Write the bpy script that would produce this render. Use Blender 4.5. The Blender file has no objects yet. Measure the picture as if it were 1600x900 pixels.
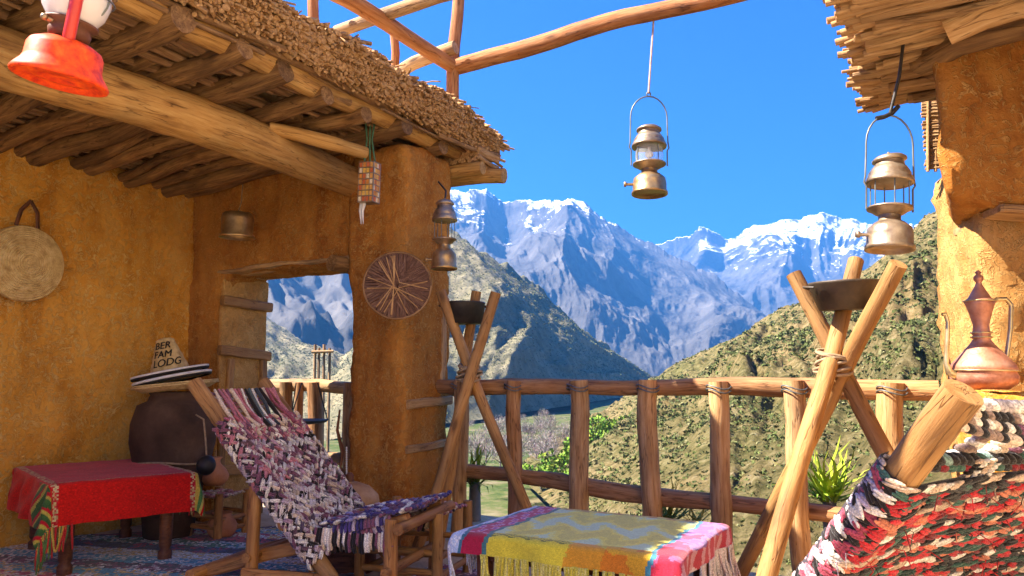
import bpy, math, random
import numpy as np
from mathutils import Vector, Matrix, noise as mnoise

random.seed(7)
RNG = np.random.default_rng(11)
S = bpy.context.scene
COL = S.collection

# ------------------------------------------------------------------ camera, sky, sun, exposure
PITCH = math.radians(6.8)
EYE = Vector((0, 0, 1.05))
cam_d = bpy.data.cameras.new('camera')
cam_d.sensor_width = 36.0
cam_d.lens = 36.0 * 1158 / 1600
cam_d.clip_start = 0.05
cam_d.clip_end = 60000
cam = bpy.data.objects.new('camera', cam_d)
cam.location = EYE
cam.rotation_euler = (math.pi / 2 + PITCH, 0, 0)
COL.objects.link(cam)
S.camera = cam

SUN_AZ, SUN_EL = math.radians(-96), math.radians(48)      # azimuth from straight ahead, to the right positive
W = bpy.data.worlds.new('World')
S.world = W
W.use_nodes = True
nt = W.node_tree
nt.nodes.clear()
sky = nt.nodes.new('ShaderNodeTexSky')
sky.sky_type = 'NISHITA'
sky.sun_disc = False
sky.sun_elevation = SUN_EL
sky.sun_rotation = SUN_AZ
sky.altitude = 2200
sky.air_density = 1.0
sky.dust_density = 0.2
sky.ozone_density = 3.0
tint = nt.nodes.new('ShaderNodeMix')
tint.data_type = 'RGBA'
tint.blend_type = 'MULTIPLY'
tint.inputs[0].default_value = 1.0
tint.inputs[7].default_value = (0.035, 0.42, 1.25, 1)
bgn = nt.nodes.new('ShaderNodeBackground')
bgn.inputs['Strength'].default_value = 0.040
outw = nt.nodes.new('ShaderNodeOutputWorld')
nt.links.new(sky.outputs[0], tint.inputs[6])
nt.links.new(tint.outputs[2], bgn.inputs[0])
nt.links.new(bgn.outputs[0], outw.inputs[0])

sun_d = bpy.data.lights.new('sun', 'SUN')
sun_d.energy = 5.0
sun_d.angle = math.radians(0.5)
sun_d.color = (1.0, 0.9, 0.76)
sun = bpy.data.objects.new('sun', sun_d)
to_sun = Vector((math.sin(SUN_AZ) * math.cos(SUN_EL), math.cos(SUN_AZ) * math.cos(SUN_EL), math.sin(SUN_EL)))
sun.rotation_euler = to_sun.to_track_quat('Z', 'Y').to_euler()
COL.objects.link(sun)

S.view_settings.view_transform = 'Standard'
S.view_settings.look = 'None'
S.view_settings.exposure = 2.45
S.view_settings.gamma = 1.0
S.render.engine = 'CYCLES'
S.cycles.use_denoising = True
S.cycles.max_bounces = 8
S.cycles.diffuse_bounces = 6
S.cycles.volume_bounces = 0
S.cycles.sample_clamp_indirect = 6.0

# ------------------------------------------------------------------ measuring helpers
CP, SP = math.cos(PITCH), math.sin(PITCH)
def P(px, py, y):
    """the point y metres ahead that the lens sees at pixel px, py of the 1600x900 photograph"""
    a, b = (px - 800) / 1158.0, (450 - py) / 1158.0
    d = Vector((a, CP - b * SP, SP + b * CP))
    return EYE + d * (y / d.y)
U = Vector((0.492, 0.870, 0)).normalized()      # along the house, away from the camera
Wd = Vector((U.y, -U.x, 0))                     # across, towards the valley side
O = Vector((-0.69, 4.64, 0))                    # near outer corner of the mud pillar
def B(s, t, h):
    return O + U * s + Wd * t + Vector((0, 0, h))

# ------------------------------------------------------------------ noise
def _hash(ix, iy, iz, seed):
    n = (ix.astype(np.int64) * 374761393 + iy.astype(np.int64) * 668265263 + iz.astype(np.int64) * 2147483647 + seed * 1274126177) & 0xFFFFFFFF
    n = ((n ^ (n >> 13)) * 1274126177) & 0xFFFFFFFF
    n = ((n ^ (n >> 16)) * 2246822519) & 0xFFFFFFFF
    return (n ^ (n >> 15)) / 4294967295.0
def vnoise(p, seed=0):
    p = np.asarray(p, float)
    i = np.floor(p).astype(np.int64)
    f = p - i
    f = f * f * (3 - 2 * f)
    r = 0
    for dx in (0, 1):
        wx = f[:, 0] if dx else 1 - f[:, 0]
        for dy in (0, 1):
            wy = f[:, 1] if dy else 1 - f[:, 1]
            for dz in (0, 1):
                wz = f[:, 2] if dz else 1 - f[:, 2]
                r = r + wx * wy * wz * _hash(i[:, 0] + dx, i[:, 1] + dy, i[:, 2] + dz, seed)
    return r * 2 - 1
def fbm(p, oct=4, seed=0, gain=0.5):
    p = np.asarray(p, float)
    a, s, r = 1.0, 0.0, 0
    for k in range(oct):
        r = r + a * vnoise(p * 2 ** k, seed + k)
        s += a
        a *= gain
    return r / s
def sn(x, y, z=0.0, oct=3):
    """one smooth noise value, about -1..1"""
    a, t, q = 1.0, 0.0, 0.0
    for k in range(oct):
        t += a * mnoise.noise(Vector((x + 31.7 * k, y - 17.3 * k, z + 5.1 * k)) * (2 ** k))
        q += a
        a *= 0.5
    return max(-1.0, min(1.0, 1.5 * t / q))
def ridged(p, oct=5, seed=0, gain=0.5):
    p = np.asarray(p, float)
    a, s, r = 1.0, 0.0, 0
    for k in range(oct):
        r = r + a * (1 - np.abs(vnoise(p * 2 ** k, seed + k)) * 2)
        s += a
        a *= gain
    return r / s

# ------------------------------------------------------------------ materials
def new_mat(name):
    m = bpy.data.materials.new(name)
    m.use_nodes = True
    n = m.node_tree
    return m, n, n.nodes['Principled BSDF']
def N(n, typ, **kw):
    x = n.nodes.new(typ)
    for k, v in kw.items():
        setattr(x, k, v)
    return x
def ramp(n, stops):
    r = n.nodes.new('ShaderNodeValToRGB')
    el = r.color_ramp.elements
    while len(el) < len(stops):
        el.new(0.5)
    for e, (p, c) in zip(el, stops):
        e.position = p
        e.color = (*c, 1) if len(c) == 3 else c
    return r
def make(name, stops, scale=(1, 1, 1), nscale=6.0, rough=0.85, bump=0.3, bscale=40, metal=0.0, spec=0.3, attr='tc', detail=6, bdist=0.01, extra=None):
    """colour noise stretched by 'scale' over the tc attribute, plus a finer bump"""
    m, n, b = new_mat(name)
    at = N(n, 'ShaderNodeAttribute', attribute_name=attr)
    mp = N(n, 'ShaderNodeMapping')
    mp.inputs['Scale'].default_value = scale
    n.links.new(at.outputs['Vector'], mp.inputs[0])
    no = N(n, 'ShaderNodeTexNoise')
    no.inputs['Scale'].default_value = nscale
    no.inputs['Detail'].default_value = detail
    no.inputs['Roughness'].default_value = 0.65
    n.links.new(mp.outputs[0], no.inputs[0])
    r = ramp(n, stops)
    n.links.new(no.outputs[0], r.inputs[0])
    n.links.new(r.outputs[0], b.inputs['Base Color'])
    b.inputs['Roughness'].default_value = rough
    b.inputs['Metallic'].default_value = metal
    b.inputs['Specular IOR Level'].default_value = spec
    if bump:
        n2 = N(n, 'ShaderNodeTexNoise')
        n2.inputs['Scale'].default_value = bscale
        n2.inputs['Detail'].default_value = 5
        n.links.new(mp.outputs[0], n2.inputs[0])
        bp = N(n, 'ShaderNodeBump')
        bp.inputs['Strength'].default_value = bump
        bp.inputs['Distance'].default_value = bdist
        n.links.new(n2.outputs[0], bp.inputs['Height'])
        n.links.new(bp.outputs[0], b.inputs['Normal'])
    return m
def wood(name, dark, mid, light, rough=0.75, grain=14):
    m, n, b = new_mat(name)
    at = N(n, 'ShaderNodeAttribute', attribute_name='tc')
    mp = N(n, 'ShaderNodeMapping')
    mp.inputs['Scale'].default_value = (1.3, grain, grain)
    n.links.new(at.outputs['Vector'], mp.inputs[0])
    no = N(n, 'ShaderNodeTexNoise')
    no.inputs['Scale'].default_value = 3.0
    no.inputs['Detail'].default_value = 8
    no.inputs['Roughness'].default_value = 0.7
    no.inputs['Distortion'].default_value = 0.5
    n.links.new(mp.outputs[0], no.inputs[0])
    r = ramp(n, [(0.28, dark), (0.47, mid), (0.7, light)])
    n.links.new(no.outputs[0], r.inputs[0])
    # long cracks and knots
    mp2 = N(n, 'ShaderNodeMapping')
    mp2.inputs['Scale'].default_value = (0.9, 11, 11)
    n.links.new(at.outputs['Vector'], mp2.inputs[0])
    vo = N(n, 'ShaderNodeTexNoise')
    vo.inputs['Scale'].default_value = 2.2
    vo.inputs['Detail'].default_value = 3
    n.links.new(mp2.outputs[0], vo.inputs[0])
    cr = ramp(n, [(0.485, (1, 1, 1)), (0.5, (0.25, 0.2, 0.17)), (0.515, (1, 1, 1))])
    n.links.new(vo.outputs[0], cr.inputs[0])
    mx = N(n, 'ShaderNodeMix', data_type='RGBA', blend_type='MULTIPLY')
    mx.inputs[0].default_value = 0.75
    n.links.new(r.outputs[0], mx.inputs[6])
    n.links.new(cr.outputs[0], mx.inputs[7])
    mp3 = N(n, 'ShaderNodeMapping')
    mp3.inputs['Scale'].default_value = (2.6, 8, 8)
    n.links.new(at.outputs['Vector'], mp3.inputs[0])
    vk = N(n, 'ShaderNodeTexVoronoi')
    vk.inputs['Scale'].default_value = 1.0
    vk.inputs['Randomness'].default_value = 1.0
    n.links.new(mp3.outputs[0], vk.inputs[0])
    kr = ramp(n, [(0.06, (0.22, 0.16, 0.12)), (0.13, (0.75, 0.7, 0.66)), (0.2, (1, 1, 1))])
    n.links.new(vk.outputs['Distance'], kr.inputs[0])
    gy = N(n, 'ShaderNodeTexNoise')       # greyed, hand-worn patches
    gy.inputs['Scale'].default_value = 1.7
    gy.inputs['Detail'].default_value = 5
    n.links.new(at.outputs['Vector'], gy.inputs[0])
    gr = ramp(n, [(0.38, (0.62, 0.62, 0.66)), (0.55, (1, 1, 1)), (0.75, (1.12, 1.06, 0.98))])
    n.links.new(gy.outputs[0], gr.inputs[0])
    mx2 = N(n, 'ShaderNodeMix', data_type='RGBA', blend_type='MULTIPLY')
    mx2.inputs[0].default_value = 0.85
    n.links.new(mx.outputs[2], mx2.inputs[6]); n.links.new(kr.outputs[0], mx2.inputs[7])
    mx3 = N(n, 'ShaderNodeMix', data_type='RGBA', blend_type='MULTIPLY')
    mx3.inputs[0].default_value = 1.0
    n.links.new(mx2.outputs[2], mx3.inputs[6]); n.links.new(gr.outputs[0], mx3.inputs[7])
    n.links.new(mx3.outputs[2], b.inputs['Base Color'])
    b.inputs['Roughness'].default_value = rough
    b.inputs['Specular IOR Level'].default_value = 0.3
    ad = N(n, 'ShaderNodeMath', operation='MULTIPLY')
    n.links.new(no.outputs[0], ad.inputs[0])
    n.links.new(cr.outputs[0], ad.inputs[1])
    bp = N(n, 'ShaderNodeBump')
    bp.inputs['Strength'].default_value = 0.55
    bp.inputs['Distance'].default_value = 0.012
    n.links.new(ad.outputs[0], bp.inputs['Height'])
    n.links.new(bp.outputs[0], b.inputs['Normal'])
    return m
def coloured(name, rough=0.9, bump=0.5, bscale=160, var=0.25, sheen=0.0, stretch=(1, 1, 1)):
    """colour comes from the thing's own pattern (attribute Col), broken up by a fine noise"""
    m, n, b = new_mat(name)
    at = N(n, 'ShaderNodeAttribute', attribute_name='Col')
    tc = N(n, 'ShaderNodeAttribute', attribute_name='tc')
    mp = N(n, 'ShaderNodeMapping')
    mp.inputs['Scale'].default_value = stretch
    n.links.new(tc.outputs['Vector'], mp.inputs[0])
    no = N(n, 'ShaderNodeTexNoise')
    no.inputs['Scale'].default_value = bscale
    no.inputs['Detail'].default_value = 4
    n.links.new(mp.outputs[0], no.inputs[0])
    r = ramp(n, [(0.3, (1 - var * 2,) * 3), (0.7, (1 + var,) * 3)])
    n.links.new(no.outputs[0], r.inputs[0])
    mx = N(n, 'ShaderNodeMix', data_type='RGBA', blend_type='MULTIPLY')
    mx.inputs[0].default_value = 1
    n.links.new(at.outputs['Color'], mx.inputs[6])
    n.links.new(r.outputs[0], mx.inputs[7])
    n.links.new(mx.outputs[2], b.inputs['Base Color'])
    b.inputs['Roughness'].default_value = rough
    b.inputs['Specular IOR Level'].default_value = 0.15
    b.inputs['Sheen Weight'].default_value = sheen
    bp = N(n, 'ShaderNodeBump')
    bp.inputs['Strength'].default_value = bump
    bp.inputs['Distance'].default_value = 0.004
    n.links.new(no.outputs[0], bp.inputs['Height'])
    n.links.new(bp.outputs[0], b.inputs['Normal'])
    return m
def mud(name, a, c, d, straw, strawness=0.6):
    """adobe: mottled earth with chopped straw flecks"""
    m, n, b = new_mat(name)
    at = N(n, 'ShaderNodeAttribute', attribute_name='tc')
    n1 = N(n, 'ShaderNodeTexNoise')
    n1.inputs['Scale'].default_value = 2.2
    n1.inputs['Detail'].default_value = 8
    n1.inputs['Roughness'].default_value = 0.6
    n.links.new(at.outputs['Vector'], n1.inputs[0])
    r1 = ramp(n, [(0.39, a), (0.5, c), (0.63, d)])
    # rain drips and soot: tall soft stains
    mps = N(n, 'ShaderNodeMapping'); mps.inputs['Scale'].default_value = (3.2, 3.2, 0.55)
    n.links.new(at.outputs['Vector'], mps.inputs[0])
    n0 = N(n, 'ShaderNodeTexNoise'); n0.inputs['Scale'].default_value = 1.6; n0.inputs['Detail'].default_value = 7; n0.inputs['Roughness'].default_value = 0.62
    n.links.new(mps.outputs[0], n0.inputs[0])
    n00 = N(n, 'ShaderNodeTexNoise'); n00.inputs['Scale'].default_value = 11; n00.inputs['Detail'].default_value = 8; n00.inputs['Roughness'].default_value = 0.8
    n.links.new(at.outputs['Vector'], n00.inputs[0])
    mxa = N(n, 'ShaderNodeMath', operation='MULTIPLY_ADD'); mxa.inputs[1].default_value = 0.55
    n.links.new(n0.outputs[0], mxa.inputs[0])
    mxb = N(n, 'ShaderNodeMath', operation='MULTIPLY_ADD'); mxb.inputs[1].default_value = 0.5; mxb.inputs[2].default_value = -0.02
    n.links.new(n00.outputs[0], mxb.inputs[0]); n.links.new(mxb.outputs[0], mxa.inputs[2])
    n.links.new(mxa.outputs[0], r1.inputs[0])
    # straw: distorted stretched noise, thin bright threads
    n2 = N(n, 'ShaderNodeTexNoise')
    n2.inputs['Scale'].default_value = 21
    n2.inputs['Detail'].default_value = 3
    n2.inputs['Distortion'].default_value = 2.5
    n.links.new(at.outputs['Vector'], n2.inputs[0])
    r2 = ramp(n, [(0.53, (0, 0, 0)), (0.60, (1, 1, 1)), (0.68, (0, 0, 0))])
    n.links.new(n2.outputs[0], r2.inputs[0])
    n3 = N(n, 'ShaderNodeTexNoise')
    n3.inputs['Scale'].default_value = 5
    n.links.new(at.outputs['Vector'], n3.inputs[0])
    ml = N(n, 'ShaderNodeMath', operation='MULTIPLY')
    n.links.new(r2.outputs[0], ml.inputs[0])
    n.links.new(n3.outputs[0], ml.inputs[1])
    ms = N(n, 'ShaderNodeMath', operation='MULTIPLY')
    ms.inputs[1].default_value = strawness
    n.links.new(ml.outputs[0], ms.inputs[0])
    mx = N(n, 'ShaderNodeMix', data_type='RGBA')
    n.links.new(ms.outputs[0], mx.inputs[0])
    n.links.new(r1.outputs[0], mx.inputs[6])
    mx.inputs[7].default_value = (*straw, 1)
    n.links.new(mx.outputs[2], b.inputs['Base Color'])
    b.inputs['Roughness'].default_value = 0.95
    b.inputs['Specular IOR Level'].default_value = 0.1
    n4 = N(n, 'ShaderNodeTexNoise')
    n4.inputs['Scale'].default_value = 22
    n4.inputs['Detail'].default_value = 9
    n4.inputs['Roughness'].default_value = 0.75
    n.links.new(at.outputs['Vector'], n4.inputs[0])
    ad = N(n, 'ShaderNodeMath', operation='MULTIPLY_ADD')
    n.links.new(r2.outputs[0], ad.inputs[0])
    ad.inputs[1].default_value = 0.35
    n.links.new(n4.outputs[0], ad.inputs[2])
    bp = N(n, 'ShaderNodeBump')
    bp.inputs['Strength'].default_value = 0.9
    bp.inputs['Distance'].default_value = 0.018
    n.links.new(ad.outputs[0], bp.inputs['Height'])
    n.links.new(bp.outputs[0], b.inputs['Normal'])
    return m

M = {}
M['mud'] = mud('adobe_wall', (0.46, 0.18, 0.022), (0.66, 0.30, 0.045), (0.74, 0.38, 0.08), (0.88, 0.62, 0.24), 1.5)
M['mud_red'] = mud('shade_toned_adobe', (0.26, 0.085, 0.016), (0.42, 0.165, 0.032), (0.52, 0.23, 0.05), (0.74, 0.46, 0.16), 0.9)  # recess shade of end wall and pillar put into a darker, redder mud
M['mud_rough'] = mud('adobe_column', (0.34, 0.16, 0.045), (0.50, 0.26, 0.08), (0.60, 0.34, 0.12), (0.75, 0.50, 0.2), 0.9)
M['lime'] = mud('bounce_limewash', (0.70, 0.57, 0.39), (0.80, 0.69, 0.50), (0.84, 0.74, 0.58), (0.8, 0.7, 0.5), 0.2)  # only for the added wall that bounces sunlight inside
M['floor'] = mud('earth_floor', (0.52, 0.38, 0.23), (0.66, 0.51, 0.33), (0.72, 0.57, 0.39), (0.6, 0.42, 0.2), 0.3)
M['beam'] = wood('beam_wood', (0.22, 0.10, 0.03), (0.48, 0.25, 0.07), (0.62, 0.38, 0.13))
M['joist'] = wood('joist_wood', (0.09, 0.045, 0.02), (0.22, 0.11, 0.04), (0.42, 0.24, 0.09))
M['twig'] = make('twig_wood', [(0.3, (0.10, 0.05, 0.025)), (0.5, (0.26, 0.14, 0.06)), (0.7, (0.42, 0.25, 0.12))], (2, 20, 20), 3, bump=0.5)
M['thatch'] = make('thatch_stems', [(0.3, (0.24, 0.12, 0.045)), (0.5, (0.44, 0.25, 0.105)), (0.7, (0.58, 0.37, 0.18))], (2, 12, 12), 4, bump=0.5)
M['pole'] = wood('orange_pole_wood', (0.24, 0.08, 0.025), (0.42, 0.16, 0.05), (0.54, 0.27, 0.11))
M['rail'] = wood('rail_wood', (0.13, 0.05, 0.017), (0.39, 0.18, 0.066), (0.56, 0.31, 0.14))
M['post'] = wood('post_wood', (0.17, 0.075, 0.026), (0.46, 0.25, 0.10), (0.62, 0.40, 0.20))
M['tripod'] = wood('tripod_wood', (0.23, 0.10, 0.03), (0.38, 0.19, 0.06), (0.48, 0.27, 0.10), rough=0.65, grain=9)
M['chair_wood'] = wood('chair_wood', (0.20, 0.07, 0.02), (0.38, 0.165, 0.05), (0.52, 0.27, 0.09), rough=0.6)
M['chair_pale'] = wood('chair_pale_wood', (0.20, 0.085, 0.026), (0.37, 0.18, 0.055), (0.46, 0.26, 0.10), rough=0.6, grain=9)
M['dark_wood'] = wood('dark_table_wood', (0.05, 0.018, 0.01), (0.15, 0.05, 0.022), (0.24, 0.09, 0.035), rough=0.5)
M['plank'] = wood('plank_wood', (0.20, 0.10, 0.04), (0.42, 0.24, 0.10), (0.56, 0.37, 0.19))
M['endgrain'] = make('cut_wood', [(0.3, (0.40, 0.22, 0.08)), (0.7, (0.62, 0.40, 0.18))], (1, 1, 1), 25, bump=0.2)
M['iron'] = make('black_iron', [(0.35, (0.012, 0.010, 0.009)), (0.65, (0.04, 0.032, 0.026))], nscale=9, rough=0.55, bump=0.25, spec=0.4)
M['pan_iron'] = make('seasoned_pan', [(0.35, (0.035, 0.025, 0.017)), (0.65, (0.085, 0.058, 0.036))], nscale=9, rough=0.5, bump=0.25, spec=0.4)
M['tin'] = make('old_tin', [(0.3, (0.17, 0.11, 0.065)), (0.5, (0.34, 0.25, 0.17)), (0.72, (0.52, 0.42, 0.31))], nscale=11, rough=0.42, bump=0.15, metal=0.75, bscale=60)
M['brass'] = make('dull_brass', [(0.3, (0.20, 0.11, 0.045)), (0.5, (0.40, 0.25, 0.11)), (0.72, (0.58, 0.40, 0.21))], nscale=11, rough=0.4, bump=0.15, metal=0.8, bscale=60)
M['wire'] = make('grey_wire', [(0.3, (0.10, 0.11, 0.11)), (0.7, (0.20, 0.21, 0.20))], nscale=20, rough=0.5, bump=0, metal=0.6)
M['copper'] = make('aged_copper', [(0.28, (0.32, 0.11, 0.06)), (0.5, (0.58, 0.25, 0.15)), (0.75, (0.66, 0.38, 0.26))], nscale=16, rough=0.5, bump=0.2, metal=0.6, bscale=70)
M['brass_pale'] = make('pale_brass', [(0.3, (0.50, 0.36, 0.16)), (0.7, (0.74, 0.60, 0.34))], nscale=14, rough=0.35, bump=0.1, metal=0.85)
M['red_paint'] = make('red_enamel', [(0.26, (0.16, 0.02, 0.01)), (0.36, (0.48, 0.025, 0.006)), (0.55, (0.76, 0.07, 0.004)), (0.72, (0.82, 0.13, 0.012))], nscale=42, rough=0.5, bump=0.10, spec=0.3, bscale=30)
M['red_dark'] = make('red_enamel_tube', [(0.3, (0.36, 0.015, 0.012)), (0.7, (0.55, 0.04, 0.03))], nscale=5, rough=0.3, bump=0.06, spec=0.5)
M['clay'] = make('terracotta', [(0.3, (0.33, 0.12, 0.05)), (0.55, (0.50, 0.21, 0.10)), (0.75, (0.60, 0.30, 0.17))], nscale=7, rough=0.8, bump=0.3)
M['dark_clay'] = make('smoked_clay', [(0.3, (0.03, 0.016, 0.010)), (0.55, (0.075, 0.04, 0.025)), (0.75, (0.13, 0.075, 0.05))], nscale=4, rough=0.85, bump=0.4)
M['leather'] = make('brown_leather', [(0.3, (0.26, 0.13, 0.06)), (0.55, (0.42, 0.25, 0.13)), (0.75, (0.52, 0.34, 0.20))], nscale=6, rough=0.65, bump=0.4)
M['dark_leather'] = make('dark_leather', [(0.3, (0.05, 0.02, 0.012)), (0.7, (0.17, 0.06, 0.03))], nscale=9, rough=0.6, bump=0.3)
M['straw'] = make('straw_weave', [(0.3, (0.36, 0.22, 0.08)), (0.5, (0.56, 0.39, 0.17)), (0.72, (0.70, 0.53, 0.28))], (1, 1, 1), 26, bump=0.6, bscale=90)
M['reed'] = make('purple_brown_reed', [(0.3, (0.06, 0.028, 0.018)), (0.5, (0.15, 0.075, 0.05)), (0.72, (0.30, 0.18, 0.12))], (2, 14, 14), 4, bump=0.4)
M['cord'] = make('cord', [(0.3, (0.20, 0.13, 0.07)), (0.7, (0.42, 0.30, 0.18))], nscale=40, bump=0.3)
M['green_cord'] = make('green_cord', [(0.3, (0.03, 0.09, 0.05)), (0.7, (0.09, 0.19, 0.10))], nscale=40, bump=0.2)
M['strap'] = make('pink_strap', [(0.3, (0.35, 0.20, 0.16)), (0.7, (0.60, 0.42, 0.34))], nscale=30, bump=0.2)
M['ink'] = make('black_ink', [(0.3, (0.01, 0.01, 0.01)), (0.7, (0.03, 0.025, 0.02))], nscale=20, bump=0)
M['white_cloth'] = make('white_thread', [(0.3, (0.55, 0.52, 0.52)), (0.7, (0.80, 0.78, 0.78))], nscale=20, bump=0.2)
M['rope'] = coloured('rag_rope', var=0.3, bscale=220, bump=0.9, sheen=0.2)
M['textile'] = coloured('woven_textile', var=0.16, bscale=260, bump=0.6, sheen=0.2)
M['velvet'] = coloured('red_woven_cloth', var=0.16, bscale=120, bump=0.4, sheen=0.1)
M['rugmat'] = coloured('rag_rug', var=0.35, bscale=90, bump=1.0, sheen=0.2)
M['leaf'] = coloured('leaves', var=0.3, bscale=1.5, bump=0.0)
M['bark'] = make('bark', [(0.3, (0.10, 0.08, 0.06)), (0.7, (0.28, 0.24, 0.2))], nscale=3, bump=0.4)
m, n, b = new_mat('lamp_glass')
b.inputs['Base Color'].default_value = (0.93, 0.95, 0.97, 1)
b.inputs['Transmission Weight'].default_value = 0.85
b.inputs['Roughness'].default_value = 0.12
b.inputs['IOR'].default_value = 1.12
M['glass'] = m
m, n, b = new_mat('frosted_lamp_glass')
b.inputs['Base Color'].default_value = (0.86, 0.84, 0.88, 1)
b.inputs['Transmission Weight'].default_value = 0.35
b.inputs['Roughness'].default_value = 0.18
M['milk_glass'] = m

# ------------------------------------------------------------------ mesh builder
class MB:
    def __init__(self):
        self.v, self.f, self.c, self.t, self.smooth = [], [], [], [], []
        self.col = (0.5, 0.5, 0.5)
        self.off = 0.0
    def add(self, verts, faces, tc=None, smooth=False, col=None, cols=None):
        o = len(self.v)
        verts = [tuple(x) for x in verts]
        self.v += verts
        self.t += [tuple(x) for x in (tc if tc is not None else verts)]
        for k, fc in enumerate(faces):
            self.f.append(tuple(i + o for i in fc))
            self.c.append(tuple(cols[k]) if cols is not None else tuple(col or self.col))
            self.smooth.append(smooth)
    def box(self, c, size, rot=None, col=None):
        sx, sy, sz = [x / 2 for x in size]
        vs = [Vector((x, y, z)) for x in (-sx, sx) for y in (-sy, sy) for z in (-sz, sz)]
        o = random.random() * 9
        tc = [(v.x + o, v.y + o, v.z) for v in vs]
        if rot is not None:
            vs = [rot @ v for v in vs]
        vs = [v + Vector(c) for v in vs]
        self.add(vs, [(0, 1, 3, 2), (4, 6, 7, 5), (0, 4, 5, 1), (2, 3, 7, 6), (0, 2, 6, 4), (1, 5, 7, 3)], tc, col=col)
    def bevbox(self, c, size, rot=None, bev=0.008, wob=0.0, seg=None, col=None):
        """a plank or block with chamfered edges, grain along its longest side"""
        sx, sy, sz = [x / 2 for x in size]
        L = max(size)
        ax = size.index(L)
        prof = []
        oth = [i for i in range(3) if i != ax]
        h0, h1 = size[oth[0]] / 2, size[oth[1]] / 2
        bev = min(bev, h0 * 0.6, h1 * 0.6)
        ring = [(-h0 + bev, -h1), (h0 - bev, -h1), (h0, -h1 + bev), (h0, h1 - bev), (h0 - bev, h1), (-h0 + bev, h1), (-h0, h1 - bev), (-h0, -h1 + bev)]
        nseg = seg or max(2, int(L / 0.08))
        vs, tc, fs = [], [], []
        o = random.random() * 20
        pts = [(-L / 2, 0.9)] + [(-L / 2 + bev + (L - 2 * bev) * k / nseg, 1.0) for k in range(nseg + 1)] + [(L / 2, 0.9)]
        ph = [random.random() * 6 for _ in range(4)]
        for (a, s) in pts:
            d0 = wob * math.sin(a * 7 + ph[0]) + wob * 0.5 * math.sin(a * 19 + ph[1])
            d1 = wob * math.sin(a * 6 + ph[2]) + wob * 0.5 * math.sin(a * 17 + ph[3])
            for (p, q) in ring:
                x = [0, 0, 0]
                x[ax] = a; x[oth[0]] = p * s + d0; x[oth[1]] = q * s + d1
                vs.append(Vector(x)); tc.append((a + o, p + o, q))
        n8 = 8
        for k in range(len(pts) - 1):
            for j in range(n8):
                a_, b_ = k * n8 + j, k * n8 + (j + 1) % n8
                fs.append((a_, b_, b_ + n8, a_ + n8))
        fs.append(tuple(range(n8))[::-1])
        fs.append(tuple(range((len(pts) - 1) * n8, len(pts) * n8)))
        if rot is not None:
            vs = [rot @ v for v in vs]
        vs = [v + Vector(c) for v in vs]
        self.add(vs, fs, tc, smooth=False, col=col)
    def tube(self, pts, r, seg=10, rough=0.0, wob=0.0, smooth=True, caps=True, sub=0, col=None, oval=1.0):
        """a tube, pole or log through pts; r is one radius or one per point"""
        pts = [Vector(p) for p in pts]
        rr = list(r) if isinstance(r, (list, tuple)) else [r] * len(pts)
        if sub:
            q, q2 = [], []
            for i in range(len(pts) - 1):
                L = (pts[i + 1] - pts[i]).length
                k = max(1, int(L / sub))
                for j in range(k):
                    q.append(pts[i].lerp(pts[i + 1], j / k)); q2.append(rr[i] + (rr[i + 1] - rr[i]) * j / k)
            q.append(pts[-1]); q2.append(rr[-1])
            pts, rr = q, q2
        n = len(pts)
        o = random.random() * 40
        if wob and n > 2:
            ph = [random.random() * 6.28 for _ in range(6)]
            L = (pts[-1] - pts[0]).length
            for i in range(n):
                x = (pts[i] - pts[0]).length
                e = min(1, 4 * i * (n - 1 - i) / (n - 1) ** 2 + 0.15)
                d = Vector((math.sin(x * 2.1 + ph[0]) + .5 * math.sin(x * 5.3 + ph[1]), math.sin(x * 2.4 + ph[2]) + .5 * math.sin(x * 6.1 + ph[3]), math.sin(x * 1.9 + ph[4]) + .5 * math.sin(x * 5.7 + ph[5])))
                pts[i] = pts[i] + d * wob * e
        vs, tc, fs = [], [], []
        along = 0
        prev = None
        for i in range(n):
            a, b_ = pts[max(0, i - 1)], pts[min(n - 1, i + 1)]
            T = (b_ - a).normalized() if (b_ - a).length > 1e-9 else Vector((0, 0, 1))
            if prev is None:
                ref = Vector((0, 0, 1)) if abs(T.z) < 0.9 else Vector((1, 0, 0))
                X = ref.cross(T).normalized()
            else:
                X = (prev - T * prev.dot(T)).normalized()
            prev = X
            Y = T.cross(X)
            if i:
                along += (pts[i] - pts[i - 1]).length
            for j in range(seg):
                th = 2 * math.pi * j / seg
                rad = rr[i]
                if rough:
                    rad *= 1 + rough * (0.6 * math.sin(3 * th + along * 5 + o) * math.sin(along * 9 + o * 3) + 0.5 * math.sin(2 * th + o + along * 3.1) + 0.35 * math.sin(along * 21 + o * 2 + 5 * th))
                c_, s_ = math.cos(th) * rad, math.sin(th) * rad * oval
                vs.append(pts[i] + X * c_ + Y * s_)
                tc.append((along + o, math.cos(th) * rr[i], math.sin(th) * rr[i] + o))
        for i in range(n - 1):
            for j in range(seg):
                a, b_ = i * seg + j, i * seg + (j + 1) % seg
                fs.append((a, b_, b_ + seg, a + seg))
        self.add(vs, fs, tc, smooth, col)
        if caps:
            self.add(vs[:seg], [tuple(range(seg))[::-1]], tc[:seg], False, col)
            self.add(vs[-seg:], [tuple(range(seg))], tc[-seg:], False, col)
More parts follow.
